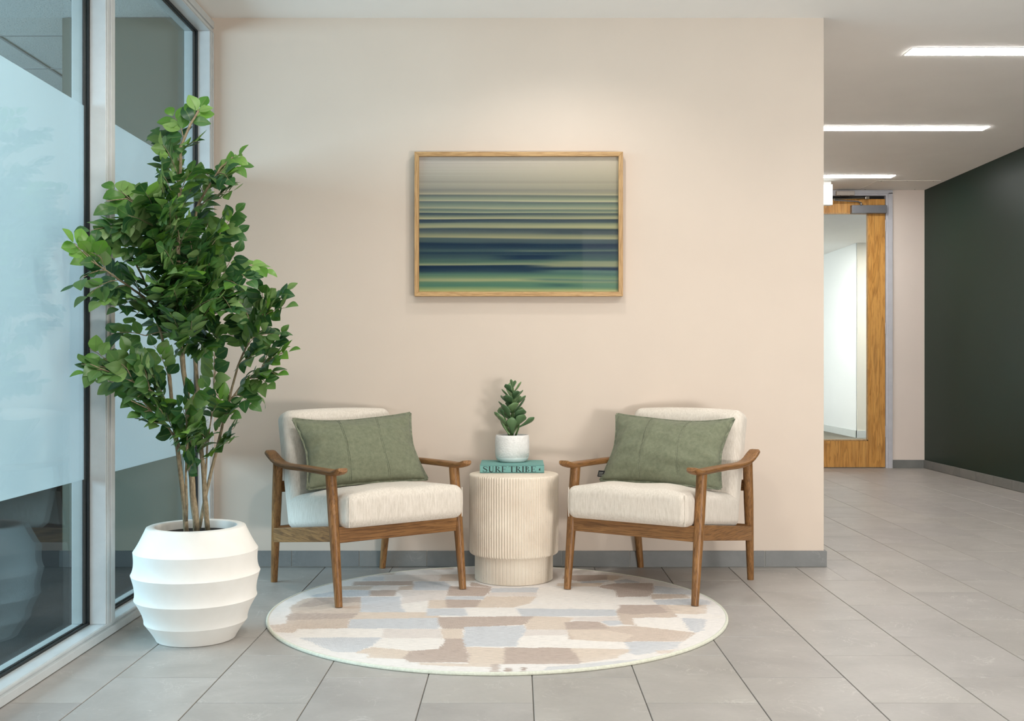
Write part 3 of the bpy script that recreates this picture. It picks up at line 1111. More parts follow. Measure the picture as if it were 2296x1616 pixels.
# ------------------------------------------------------------------ round rug
RUG_Z = 0.010
RC = Vector((-0.078, 4.300 - CAM_D))
RR = 0.912
rug = empty('round_rug', (RC.x, RC.y, 0))
tag(rug, 'round rug with a patchwork of beige, brown, cream and pale blue blocks', 'rug')
PAL = {'W': (234, 227, 220), 'G': (221, 211, 204), 'T': (206, 189, 175), 'P': (217, 201, 186), 'B': (189, 172, 161), 'L': (203, 203, 205), 'D': (160, 140, 128), 'E': (232, 226, 221)}
PATCH = [
    ('T', [(330, 880), (380, 640), (560, 530), (700, 505), (1395, 500), (1390, 715), (1340, 800), (1240, 820), (1210, 945), (500, 955), (430, 1015), (150, 1000), (90, 900)]),
    ('B', [(480, 640), (740, 510), (1395, 500), (1390, 570), (900, 600), (700, 640)]),
    ('B', [(340, 770), (420, 730), (1400, 735), (1330, 800), (340, 830)]),
    ('P', [(1390, 715), (2340, 712), (2520, 765), (2500, 800), (1250, 815)]),
    ('L', [(1400, 500), (1960, 490), (1970, 640), (2050, 715), (1390, 715)]),
    ('L', [(1250, 815), (2500, 795), (2490, 830), (2530, 920), (2480, 955), (1210, 945)]),
    ('W', [(500, 955), (1720, 955), (1680, 1075), (450, 1075), (430, 1015)]),
    ('G', [(1720, 955), (2530, 955), (2560, 1085), (1700, 1085)]),
    ('L', [(500, 1080), (1690, 1075), (1560, 1190), (1350, 1285), (1050, 1290), (850, 1220), (700, 1150)]),
    ('W', [(1720, 1085), (2560, 1085), (2590, 1150), (2500, 1230), (2380, 1265), (1850, 1260), (1540, 1215)]),
    ('P', [(1540, 1215), (1900, 1245), (2110, 1270), (2000, 1380), (1490, 1370), (1520, 1310), (1300, 1300)]),
    ('P', [(2532, 955), (2860, 950), (2860, 1095), (2570, 1095)]),
    ('B', [(2110, 1270), (2500, 1240), (2590, 1150), (2590, 1090), (2870, 1095), (2880, 1200), (2950, 1330), (2930, 1435), (2100, 1430), (1990, 1375)]),
    ('B', [(2492, 785), (3872, 770), (3750, 880), (3720, 895), (3150, 920), (2850, 950), (2560, 952), (2500, 860)]),
    ('L', [(2872, 925), (3732, 905), (3762, 965), (3682, 1095), (3632, 1205), (2892, 1205), (2852, 1095), (2882, 995)]),
    ('P', [(2892, 1208), (3447, 1225), (3447, 1455), (2932, 1455), (2952, 1325)]),
    ('B', [(3447, 1218), (4385, 1225), (4480, 1330), (4560, 1440), (4500, 1455), (3447, 1455)]),
    ('P', [(4385, 1225), (5240, 1245), (5240, 1290), (5100, 1330), (5080, 1370), (4800, 1410), (4560, 1440), (4480, 1330)]),
    ('P', [(3872, 772), (4450, 790), (4400, 840), (4330, 890), (4340, 965), (3762, 965), (3740, 890)]),
    ('T', [(4310, 860), (4465, 842), (4800, 850), (4950, 920), (5330, 910), (6190, 1005), (6100, 1075), (5990, 1135), (5320, 1130), (5170, 1145), (4465, 1115), (4370, 1100), (4340, 965)]),
    ('B', [(4310, 865), (4465, 845), (4790, 850), (4960, 950), (4465, 960), (4330, 960)]),
    ('P', [(4340, 965), (4500, 965), (4900, 970), (5300, 1040), (5150, 1140), (4465, 1115)]),
    ('L', [(4800, 840), (5090, 830), (5145, 890), (4950, 910)]),
    ('W', [(3702, 1055), (4332, 1040), (4382, 1105), (4600, 1115), (5170, 1145), (5200, 1190), (5160, 1240), (4380, 1230), (3640, 1208), (3640, 1130)]),
    ('G', [(3762, 968), (4352, 965), (4332, 1042), (3712, 1052)]),
    ('G', [(4440, 790), (5050, 775), (5090, 830), (4800, 845), (4440, 830)]),
    ('T', [(5095, 610), (5760, 610), (5900, 740), (5930, 790), (5300, 795), (5285, 840), (5330, 905), (5140, 890), (5080, 800), (5050, 720)]),
    ('B', [(5095, 610), (5650, 610), (5800, 720), (5250, 750), (5060, 720)]),
    ('P', [(5765, 612), (6345, 612), (6335, 740), (5900, 740)]),
    ('W', [(5285, 805), (5980, 795), (6110, 995), (5340, 915)]),
    ('L', [(5985, 795), (6345, 795), (6300, 975), (6185, 1005), (6085, 965)]),
    ('W', [(5900, 745), (6340, 742), (6600, 760), (6640, 800), (6350, 810), (5990, 800)]),
    ('L', [(5170, 1145), (5325, 1132), (5990, 1140), (5900, 1230), (5650, 1280), (5350, 1330), (5230, 1300), (5235, 1250)]),
    ('L', [(4500, 1462), (5100, 1405), (5400, 1385), (5300, 1450), (4500, 1540), (4000, 1560), (4050, 1500)]),
    ('P', [(5620, 1265), (5900, 1250), (5830, 1310), (5650, 1310)]),
    ('L', [(3620, 660), (4465, 670), (5040, 675), (5060, 740), (5050, 770), (3700, 775)]),
    ('W', [(2872, 690), (3050, 645), (3560, 650), (3690, 765), (2930, 765)]),
    ('L', [(2350, 665), (2880, 660), (2930, 765), (2330, 765)]),
    ('W', [(1960, 600), (2370, 550), (2350, 660), (2300, 715), (2060, 715)]),
    ('P', [(2370, 540), (2660, 540), (2660, 655), (2355, 660)]),
    ('B', [(2610, 535), (3140, 540), (3050, 645), (2620, 655)]),
    ('P', [(3180, 490), (3920, 490), (3810, 590), (3570, 650), (3050, 648), (3100, 570)]),
    ('L', [(2610, 490), (3170, 485), (3150, 535), (2600, 535)]),
    ('B', [(2650, 345), (3270, 360), (3230, 440), (3160, 485), (2630, 480)]),
    ('L', [(3270, 372), (3960, 360), (3900, 430), (3250, 432)]),
    ('G', [(3240, 432), (3900, 430), (3920, 488), (3190, 488)]),
    ('W', [(3950, 360), (4850, 365), (5040, 405), (5065, 520), (5080, 590), (3920, 590), (3920, 440)]),
    ('W', [(3810, 595), (5080, 600), (5105, 640), (5060, 680), (3600, 655)]),
    ('B', [(5055, 300), (5575, 300), (5585, 430), (5510, 490), (5065, 500), (5035, 400)]),
    ('B', [(4840, 330), (5060, 300), (5040, 400), (4800, 360)]),
    ('T', [(5525, 455), (6025, 460), (6115, 510), (5560, 530)]),
    ('L', [(5590, 335), (6145, 400), (6145, 465), (5580, 445)]),
    ('W', [(5075, 510), (5515, 500), (5645, 600), (5085, 605)]),
    ('L', [(5575, 540), (6250, 520), (6400, 560), (6400, 610), (5650, 610)]),
    ('L', [(700, 470), (1110, 400), (1530, 400), (1520, 490), (700, 500)]),
    ('B', [(1530, 400), (1930, 400), (1880, 485), (1520, 485)]),
    ('G', [(1900, 405), (2640, 405), (2620, 490), (2600, 535), (2370, 545), (1960, 600), (2000, 490)]),
    ('T', [(1050, 345), (1580, 340), (1530, 395), (1050, 395)]),
    ('G', [(1590, 340), (1950, 340), (1920, 400), (1540, 395)]),
    ('B', [(1300, 275), (2140, 270), (2150, 330), (1270, 335)]),
    ('T', [(1950, 345), (2150, 335), (2140, 400), (1930, 400)]),
    ('L', [(2150, 278), (2580, 275), (2680, 330), (2640, 400), (2150, 400)]),
    ('G', [(1730, 180), (2540, 180), (2520, 275), (1740, 265)]),
    ('L', [(1500, 210), (1730, 205), (1740, 265), (1400, 265)]),
    ('T', [(2545, 175), (3050, 170), (3040, 265), (2520, 270)]),
    ('B', [(2970, 280), (3290, 360), (2960, 345)]),
    ('T', [(1640, 165), (1890, 150), (1880, 180), (1640, 185)]),
    ('T', [(2290, 75), (2720, 75), (2730, 102), (2290, 108)]),
    ('B', [(4300, 190), (4920, 180), (4920, 250), (4520, 275), (4280, 230)]),
    ('P', [(4920, 180), (5160, 200), (5000, 265), (4920, 250)]),
    ('L', [(4560, 270), (4970, 258), (4850, 295), (4530, 300)]),
    ('P', [(4200, 300), (4870, 300), (4800, 350), (4200, 345)]),
    ('L', [(5000, 270), (5200, 240), (5400, 290), (5060, 300)]),
    ('P', [(2232, 1440), (3380, 1450), (3250, 1500), (2870, 1490), (2232, 1472)]),
    ('B', [(3272, 1465), (3382, 1465), (3372, 1590), (3240, 1590)]),
    ('D', [(3450, 1510), (3550, 1510), (3560, 1590), (3440, 1590)]),
    ('D', [(3690, 1500), (3740, 1500), (3780, 1580), (3700, 1580)]),
    ('E', [(90, 700), (380, 650), (400, 740), (90, 760)]), ('E', [(80, 790), (320, 790), (320, 860), (80, 870)]),
]
nr, na = 190, 760
rad = np.linspace(0, 1, nr) ** 0.8 * (RR - 0.006)
th = np.linspace(0, 2 * np.pi, na, endpoint=False)
RA, TH = np.meshgrid(rad, th, indexing='ij')
X, Y = RA * np.cos(TH), RA * np.sin(TH)
jx = 0.011 * smooth_noise(X * 9, Y * 60, 21) + 0.006 * smooth_noise(X * 30, Y * 160, 22)
jy = 0.006 * smooth_noise(X * 12, Y * 18, 23)
Xs, Ys = X + jx, Y + jy
cols = np.empty(X.shape + (3,))
cols[:] = PAL['E']


def inside(px, py, poly):
    r = np.zeros(px.shape, bool)
    n = len(poly)
    for i in range(n):
        x1, y1 = poly[i]; x2, y2 = poly[(i + 1) % n]
        if y1 == y2: continue
        c = ((y1 > py) != (y2 > py)) & (px < (x2 - x1) * (py - y1) / (y2 - y1) + x1)
        r ^= c
    return r


for c, poly in PATCH:
    wp = []
    for gx_, gy_ in poly:
        px_, py_ = 590 + gx_ / 6.378, 1260 + gy_ / 6.378
        d = FPX * (CAM_H - RUG_Z) / (py_ - 822)
        wp.append(((px_ - 1160) * d / FPX - RC.x, d - CAM_D - RC.y))
    m = inside(Xs, Ys, wp)
    cols[m] = PAL[c]
wear = np.clip((RA / RR - 0.86) / 0.12, 0, 1)[..., None] * (0.5 + 0.5 * np.clip(smooth_noise(X * 20, Y * 90, 31) * 2, -1, 1))[..., None]
cols = cols * (1 - wear * 0.75) + np.array(PAL['E']) * wear * 0.75
streak = smooth_noise(X * 2.0 + 3, Y * 55, 41) * .5 + smooth_noise(X * 7, Y * 130, 42) * .5
chroma = np.clip((236 - cols.mean(-1)) / 40, .15, 1.0)
cols = np.clip(cols + (streak * chroma * 13)[..., None], 60, 245)
cl = ((cols / 255 + .055) / 1.055) ** 2.4
verts = np.stack([X, Y, np.full_like(X, RUG_Z)], -1).reshape(-1, 3)
idx = np.arange(nr * na).reshape(nr, na)
nxt = np.roll(idx, -1, 1)
faces = np.stack([idx[:-1], idx[1:], nxt[1:], nxt[:-1]], -1)[1:].reshape(-1, 4)
faces = faces.tolist()
centre = [[int(idx[1, k]), int(nxt[1, k]), int(idx[0, 0])] for k in range(na)]
me = bpy.data.meshes.new('pile')
me.from_pydata(verts.tolist(), [], faces + centre)
at_ = me.color_attributes.new('Col', 'FLOAT_COLOR', 'POINT')
rgba = np.ones((len(verts), 4), np.float32); rgba[:, :3] = cl.reshape(-1, 3)
at_.data.foreach_set('color', rgba.ravel())
link('pile', me, M_rug, rug)
bm = bmesh.new()
prof = [(RR - 0.012, 0.001), (RR - 0.001, 0.001), (RR, 0.004), (RR - 0.001, 0.009), (RR - 0.005, 0.0118), (RR - 0.010, 0.0112), (RR - 0.012, 0.008)]
lathe(bm, prof, 240, close_bottom=False, close_top=False)
obj('binding', bm, M_binding, rug, smooth=True)
bm = bmesh.new()
lathe(bm, [(RR - 0.008, 0.0005), (RR - 0.008, 0.008)], 120)
obj('backing', bm, M_binding, rug)

# ------------------------------------------------------------------ armchairs


def taper_leg(p0, p1, r0, r1):
    bm = bmesh.new()
    p0, p1 = Vector(p0), Vector(p1)
    n = 6
    pts = [p0.lerp(p1, k / n) for k in range(n + 1)]
    rr = [r0 + (r1 - r0) * min(1, (k / n) * 1.5) for k in range(n + 1)]
    tube(bm, pts, rr, 14)
    return bm


def sweep_arm(sx):
    """armrest: flattened section swept front to back, both ends curling up"""
    path = [(-.376, .570, .019), (-.366, .5655, .024), (-.35, .560, .026), (-.32, .5535, .026), (-.27, .550, .024), (-.15, .5495, .021), (0, .548, .020), (.10, .545, .021),
            (.17, .5455, .024), (.23, .552, .026), (.28, .566, .027), (.32, .583, .027), (.345, .5935, .025), (.355, .598, .018)]
    bm = bmesh.new()
    rings = []
    n = 18
    for i, (y, z, w) in enumerate(path):
        a = path[max(0, i - 1)]; b = path[min(len(path) - 1, i + 1)]
        t = Vector((0, b[0] - a[0], b[1] - a[1])).normalized()
        up = Vector((0, -t.z, t.y))
        end = i in (0, len(path) - 1)
        th = 0.0095 if end else 0.014
        ring = []
        for k in range(n):
            an = 2 * math.pi * k / n
            cx, cz = math.cos(an), math.sin(an)
            px = math.copysign(abs(cx) ** 0.75, cx) * w * 1.08
            pz = math.copysign(abs(cz) ** 0.8, cz) * th
            if pz > 0:   # dished top
                pz -= 0.004 * (1 - (px / (w * 1.08)) ** 2) * (1.0 if i < 4 or i > 8 else 0.0)
            ring.append(bm.verts.new(Vector((sx + px, y, z)) + up * pz))
        rings.append(ring)
    for i in range(len(rings) - 1):
        for k in range(n):
            bm.faces.new((rings[i][k], rings[i][(k + 1) % n], rings[i + 1][(k + 1) % n], rings[i + 1][k]))
    bm.faces.new(rings[0][::-1]); bm.faces.new(rings[-1])
    return bm


SEAT_SL = -0.125


def seat_fn(q):
    # q: box centred; y -.30 (front) .. .30 (back)
    x, y, z = q
    top = (z + 0.07) / 0.14
    crown = 0.034 * (1 - (abs(x) / 0.29) ** 2.6) * (1 - (abs(y) / 0.31) ** 3) * max(0, top)
    bulge = 0.012 * math.sin(math.pi * max(0, min(1, top)))
    y2 = y * (1 + bulge * 0.6)
    x2 = x * (1 + bulge * 0.4)
    zz = z + crown
    yy = y2 - 0.085
    return Vector((x2, yy, 0.402 + zz + SEAT_SL * (yy + 0.385) + 0.004 * math.sin(x * 23 + y * 9) * max(0, top)))


def back_fn(q):
    # q centred: thickness along y, height along z
    x, y, z = q
    zz = z + (0.010 * (1 - (x / 0.28) ** 2) if z > 0.1 else 0)
    front = max(0, -y / 0.055)
    y2 = y - 0.014 * front * (1 - (abs(x) / 0.285) ** 2.5) * (1 - (abs(z) / 0.27) ** 3)
    ang = R(14.0)
    c, s = math.cos(ang), math.sin(ang)
    # lean back: upper end moves to +y
    return Vector((x, 0.235 + y2 * c + zz * s, 0.523 + zz * c - y2 * s))


def make_chair():
    t = empty('armchair')
    for sx in (-1, 1):
        o = obj('leg', taper_leg((sx * .300, -.340, RUG_Z + 0.001), (sx * .300, -.268, .545), .0155, .0225), WALNUT[2], t, smooth=False); auto_smooth(o)
        o = obj('leg', taper_leg((sx * .281, .345, 0.0), (sx * .296, .268, .548), .0150, .0220), WALNUT[2], t); auto_smooth(o)
    for sx in (-1, 1):
        o = obj('armrest', sweep_arm(sx * .300), WALNUT[1], t); auto_smooth(o, 40)
        bm = bmesh.new()
        vs = box(bm, (sx * .297 - .011, -.285, -.032), (sx * .297 + .011, .292, .032), 0.002)
        for v in vs:
            v.co.z += 0.300 - 0.135 * (v.co.y + 0.285)
        obj('side_rail', bm, WALNUT[1], t)
    bm = bmesh.new()
    box(bm, (-.292, -.314, .264), (.292, -.292, .330), 0.002)
    obj('front_apron', bm, WALNUT[0], t)
    bm = bmesh.new()
    box(bm, (-.285, .288, .200), (.285, .308, .262), 0.002)
    obj('rear_rail', bm, WALNUT[0], t)
    bm = bmesh.new()
    box(bm, (-.288, .288, .415), (.288, .306, .465), 0.002)
    obj('back_slat', bm, WALNUT[0], t)
    bm = bmesh.new()
    rounded_box(bm, (.281, .300, .070), .034, 10, 4, seat_fn)
    seat = obj('seat_cushion', bm, M_linen, t, smooth=True)
    bm = bmesh.new()
    rounded_box(bm, (.276, .055, .262), .040, 10, 4, back_fn)
    obj('backrest', bm, M_linen, t, smooth=True)
    # corner seams of the seat cushion
    for sx in (-1, 1):
        bm = bmesh.new()
        pts = []
        for k in range(9):
            z = -0.066 + 0.128 * k / 8
            e = 0.034 * 0.29
            pts.append(seat_fn(Vector((sx * (.281 - e), -.300 + e, z))) + Vector((sx * .0005, -.0005, 0)))
        tube(bm, pts, 0.0022, 6)
        obj('seam', bm, M_linen, seat)
    return t


def copy_tree(o, parent=None):
    c = o.copy()
    COL.objects.link(c)
    if parent is not None: c.parent = parent
    for ch in [x for x in bpy.data.objects if x.parent == o]:
        copy_tree(ch, c)
    return c


chair_l = make_chair()
chair_r = copy_tree(chair_l)
LC = (-.682, 4.765 - CAM_D, R(36.3))
RCC = (.655, 4.790 - CAM_D, R(-32.8))
chair_l.location = (LC[0], LC[1], 0); chair_l.rotation_euler = (0, 0, LC[2])
chair_r.location = (RCC[0], RCC[1], 0); chair_r.rotation_euler = (0, 0, RCC[2])
tag(chair_l, 'walnut framed armchair with cream linen seat, left of the fluted side table', 'armchair', 'matching armchairs')
tag(chair_r, 'walnut framed armchair with cream linen seat, right of the fluted side table', 'armchair', 'matching armchairs')

# ------------------------------------------------------------------ lumbar cushions


def pillow_point(u, v, side, W=.572, Hh=.352, T=.080, seed=0):
    x = W / 2 * u * (1 - .11 * (1 - abs(v) ** 1.5))
    z = Hh / 2 * v * (1 - (.20 if v > 0 else .05) * (1 - abs(u) ** 1.7)) + .006 * math.sin(3.1 * u + seed) * (1 if v > 0 else 0) * v
    e = max(0, (1 - abs(u) ** 2.4)) ** .62 * max(0, (1 - abs(v) ** 2.2)) ** .62
    y = side * T * e
    wr = 0.0050 * math.sin(14 * v + 3 * u * u + seed) * max(0, abs(u) - .35) * 1.5 + 0.0042 * math.sin(9 * u + 5 * v + seed) * math.sin(7 * v - 4 * u + seed * 2) + 0.0022 * math.sin(31 * u * (1 + .3 * v) + seed) * abs(u) ** 2
    y += side * wr * min(1, e * 2)
    if side < 0:
        for us in (-.36, .30):
            du = (u - us - .05 * v * v)
            y += 0.0035 * math.exp(-(du / .02) ** 2) * min(1, e * 2)
    return Vector((x, y, z))


def make_pillow(seed):
    t = empty('lumbar_cushion')
    bm = bmesh.new()
    nu_, nv_ = 56, 34
    grid = {}
    for side in (-1, 1):
        for i in range(nu_ + 1):
            for j in range(nv_ + 1):
                u, v = -1 + 2 * i / nu_, -1 + 2 * j / nv_
                border = i in (0, nu_) or j in (0, nv_)
                key = (i, j, 0 if border else side)
                if key not in grid:
                    grid[key] = bm.verts.new(pillow_point(u, v, side, seed=seed))
        for i in range(nu_):
            for j in range(nv_):
                q = []
                for a, b in ((i, j), (i + 1, j), (i + 1, j + 1), (i, j + 1)):
                    border = a in (0, nu_) or b in (0, nv_)
                    q.append(grid[(a, b, 0 if border else side)])
                bm.faces.new(q if side < 0 else q[::-1])
    body = obj('cushion_body', bm, M_sage, t, smooth=True)
    # frayed flange: a row of little tabs right round the border
    bm = bmesh.new()
    N = 190
    loop = []
    for k in range(N):
        s = 4 * k / N
        e, f = int(s), s - int(s)
        u, v = [(-1 + 2 * f, -1), (1, -1 + 2 * f), (1 - 2 * f, 1), (-1, 1 - 2 * f)][e]
        p = pillow_point(u, v, 1, seed=seed)
        loop.append(p)
    for k in range(N):
        p, q = loop[k], loop[(k + 1) % N]
        dirn = (q - p).normalized()
        out = dirn.cross(Vector((0, 1, 0))).normalized()
        L = 0.011 if k % 2 else 0.007
        wob = Vector((0, 0.003 * math.sin(k * .9), 0))
        a = [p - out * .006, q - out * .006, q + out * L + wob, p + out * L + wob]
        f = [bm.verts.new(x + Vector((0, -.002, 0))) for x in a]
        b = [bm.verts.new(x + Vector((0, .002, 0))) for x in a]
        bm.faces.new(f); bm.faces.new(b[::-1])
        for m in range(4):
            bm.faces.new((f[m], f[(m + 1) % 4], b[(m + 1) % 4], b[m]))
    obj('frayed_edge', bm, M_sage_edge, t)
    for us in (-.36, .30):     # pin-tuck seams
        for off in (-.014, .014):
            bm = bmesh.new()
            pts = []
            for k in range(29):
                v = -.95 + 1.9 * k / 28
                pts.append(pillow_point(us + .05 * v * v + off, v, -1, seed=seed) + Vector((0, -.0004, 0)))
            tube(bm, pts, [0.0013 + 0.0007 * (k % 2) for k in range(29)], 5)
            obj('tuck_seam', bm, M_sage_edge, body)
    return t


def place_pillow(o, base, loc, lean, yaw, roll):
    bx, by, rz = base
    m = Matrix.Translation((bx, by, 0)) @ Matrix.Rotation(rz, 4, 'Z') @ Matrix.Translation(loc) @ Matrix.Rotation(yaw, 4, 'Z') @ Matrix.Rotation(-lean, 4, 'X') @ Matrix.Rotation(roll, 4, 'Y')
    o.matrix_world = m


pl = make_pillow(1.0)
place_pillow(pl, LC, (0.012, 0.058, .612), R(31), R(-7), R(-1.5))
tag(pl, 'sage green linen lumbar cushion leaning in the left armchair', 'cushion', 'sage green lumbar cushions')
pr = make_pillow(2.3)
place_pillow(pr, RCC, (-0.012, 0.062, .608), R(31), R(5), R(1.0))
tag(pr, 'sage green linen lumbar cushion leaning in the right armchair', 'cushion', 'sage green lumbar cushions')
bm = bmesh.new()
box(bm, (-.305, -.003, -.158), (-.272, .003, -.128), 0.001)
lt = obj('label_tab', bm, M_tag, pr)
lt['label'] = 'small black fabric label'
bm = bmesh.new()
for k in range(3):
    box(bm, (-.300, -.0036, -.153 + .007 * k), (-.280, -.003, -.151 + .007 * k))
obj('label_print', bm, M_tag_print, lt)

# ------------------------------------------------------------------ fluted drum table
tbl = empty('side_table', (-0.016, 4.906 - CAM_D, 0))
tbl_z0 = RUG_Z + 0.001
tag(tbl, 'cream fluted concrete drum side table between the two armchairs', 'side table')
NF = 102


def flute(n_, depth, seg):
    def fn(r, z, k, a):
        ph = (k % seg) / seg
        return r - depth * (abs(math.cos(math.pi * ph)) ** 2.5 if r > 0.1 else 0)
    return fn


bm = bmesh.new()
RD = 0.2055
lathe(bm, [(0.19, 0.131), (RD - .006, 0.132), (RD - .001, 0.137), (RD, 0.143), (RD, 0.478), (RD, 0.486), (RD - .002, 0.491), (RD - .006, 0.4925)], NF * 6,
      fn=lambda r, z, k, a: r - (0.0045 * abs(math.cos(math.pi * (k % 6) / 6)) ** 3 if r > RD - .0045 else 0.0012 * abs(math.cos(math.pi * (k % 6) / 6)) if z > .4 else 0))
o = obj('drum', bm, M_concrete, tbl); auto_smooth(o, 50)
bm = bmesh.new()
RB = 0.1795
lathe(bm, [(RB - .003, tbl_z0), (RB, tbl_z0 + .003), (RB, 0.131)], 64 * 8,
      fn=lambda r, z, k, a: r - (0.0016 if k % 8 == 0 else 0))
o = obj('plinth', bm, M_concrete, tbl); auto_smooth(o, 50)

# ------------------------------------------------------------------ book
BK_Z = 0.493
BKW, BKH, BKD = 0.2965, 0.0375, 0.262
bk = empty('book', (-0.0245, 4.918 - CAM_D, BK_Z))
tag(bk, 'thick teal hardcover book lying on the fluted side table under the small pot', 'book')
bm = bmesh.new()
hwk = BKW / 2
box(bm, (-hwk, 0.0, 0.0), (hwk, BKD, 0.003), 0.0006)
box(bm, (-hwk, 0.0, BKH - 0.003), (hwk, BKD, BKH), 0.0006)
box(bm, (-hwk, 0.0, 0.0005), (hwk, 0.003, BKH - 0.0005), 0.0006)
obj('cover', bm, M_book, bk)
box_obj('page_block', (-hwk + 0.004, 0.0035, 0.0032), (hwk - 0.004, BKD - 0.004, BKH - 0.0032), M_pages, bk)


class Glyphs:
    """serif capitals drawn as quad strips in the spine plane"""

    def __init__(self, y):
        self.bm = bmesh.new()
        self.y = y

    def poly(self, pts):
        f = [self.bm.verts.new((x, self.y, z)) for x, z in pts]
        b = [self.bm.verts.new((x, self.y + 0.0006, z)) for x, z in pts]
        n = len(pts)
        self.bm.faces.new(f); self.bm.faces.new(b[::-1])
        for k in range(n):
            self.bm.faces.new((f[k], f[(k + 1) % n], b[(k + 1) % n], b[k]))

    def strip(self, pts, T):
        """pts: (x, z, halfwidth) centre line"""
        L, Rr = [], []
        for i, (x, z, w) in enumerate(pts):
            a = pts[max(0, i - 1)]; b = pts[min(len(pts) - 1, i + 1)]
            dx, dz = b[0] - a[0], b[1] - a[1]
            l = math.hypot(dx, dz) or 1
            nx, nz = -dz / l, dx / l
            L.append(T(x + nx * w, z + nz * w)); Rr.append(T(x - nx * w, z - nz * w))
        for i in range(len(pts) - 1):
            self.poly([L[i], L[i + 1], Rr[i + 1], Rr[i]])

    def draw(self, ch, x0, x1, z0, h):
        w = x1 - x0
        T = lambda x, z: (x0 + x * w, z0 + z * h)
        k = h / w     # keeps stroke weights equal
        st, th = .100 * k, .036 * k      # half stem, half hairline (x units)
        zt = .028

        def stem(x, a=0, b=1, ser=(1, 1), hw_=None):
            hw2 = st if hw_ is None else hw_
            self.poly([T(x - hw2, a), T(x + hw2, a), T(x + hw2, b), T(x - hw2, b)])
            for s, z in ((ser[0], a), (ser[1], b)):
                if s:
                    q = hw2 + .075 * k
                    sg = 1 if z == a else -1
                    self.poly([T(x - q, z), T(x + q, z), T(x + q, z + sg * .045), T(x - q, z + sg * .045)])

        def bowl(xs, za, zb, rx, n=14):
            pts = []
            zc, rz = (za + zb) / 2, (zb - za) / 2
            for i in range(n + 1):
                a = math.pi / 2 - math.pi * i / n
                wv = zt + (.085 - zt) * max(0, math.cos(a)) ** 1.3
                pts.append((xs + rx * max(0.0, math.cos(a)) ** .8, zc + (rz - zt) * math.sin(a), wv))
            L, Rr = [], []
            for (x, z, wv) in pts:
                f = (z - zc) / rz
                L.append(T(x + wv * k * .8 * math.sqrt(max(0, 1 - f * f)), zc + (z - zc) * (1 + .06)))
                Rr.append(T(x - wv * k * .8 * math.sqrt(max(0, 1 - f * f)), zc + (z - zc) * (1 - .07)))
            for i in range(n):
                self.poly([L[i], L[i + 1], Rr[i + 1], Rr[i]])
            for z in (za, zb):
                sg = 1 if z == za else -1
                self.poly([T(xs - .02, z), T(xs + .1, z), T(xs + .1, z + sg * .05), T(xs - .02, z + sg * .05)])

        if ch == 'I':
            stem(.5)
        elif ch == 'T':
            stem(.5, ser=(1, 0))
            self.poly([T(.02, .955), T(.98, .955), T(.98, 1), T(.02, 1)])
            for s in (0, 1):
                a = .02 if s == 0 else .98; b = .07 if s == 0 else .93
                self.poly([T(a, .72), T(b, .955), T(a, .955)] if s == 0 else [T(b, .955), T(a, .72), T(a, .955)])
        elif ch in 'FE':
            stem(.26, ser=(1 if ch == 'F' else 0, 0))
            self.poly([T(.05, .955), T(.92, .955), T(.92, 1), T(.05, 1)])
            self.poly([T(.86, .955), T(.92, .73), T(.92, .955)])
            self.poly([T(.26, .48), T(.70, .48), T(.70, .525), T(.26, .525)])
            self.poly([T(.68, .36), T(.71, .36), T(.71, .64), T(.68, .64)])
            if ch == 'E':
                self.poly([T(.05, 0), T(.95, 0), T(.95, .045), T(.05, .045)])
                self.poly([T(.88, .045), T(.97, .29), T(.95, .045)])
        elif ch == 'R':
            stem(.26)
            bowl(.30, .47, 1, .40)
            self.strip([(.46, .50, .05 * 1), (.66, .27, .09 * k), (.84, .05, .085 * k), (1.0, .012, .02)], T)
        elif ch == 'B':
            stem(.26)
            bowl(.30, .51, 1, .36)
            bowl(.30, 0, .53, .46)
        elif ch == 'U':
            stem(.24, .28, 1, (0, 1))
            stem(.80, .28, 1, (0, 1), th)
            pts = []
            for i in range(15):
                a = math.pi + math.pi * i / 14
                f = i / 14
                pts.append((.52 + .28 * math.cos(a), .29 + .265 * math.sin(a), (.085 * (1 - f) ** .7 + .024) * (k if i < 4 or i > 10 else .9)))
            self.strip(pts, T)
        elif ch == 'S':
            pts = []
            ctrl = [(.86, .76, .02), (.80, .90, .025), (.62, .97, .026), (.42, .965, .032), (.24, .88, .055), (.20, .74, .075), (.30, .62, .085), (.50, .53, .088),
                    (.70, .43, .085), (.82, .30, .078), (.80, .15, .055), (.64, .045, .032), (.44, .025, .026), (.24, .08, .025), (.12, .26, .02)]
            for i in range(len(ctrl) - 1):
                for f in (0, .5):
                    a, b = ctrl[i], ctrl[i + 1]
                    pts.append(tuple(a[m] + (b[m] - a[m]) * f for m in range(3)))
            pts.append(ctrl[-1])
            self.strip(pts, T)
            self.poly([T(.84, .70), T(.90, .70), T(.88, .97), T(.84, .97)])
            self.poly([T(.08, .03), T(.13, .03), T(.16, .32), T(.10, .32)])


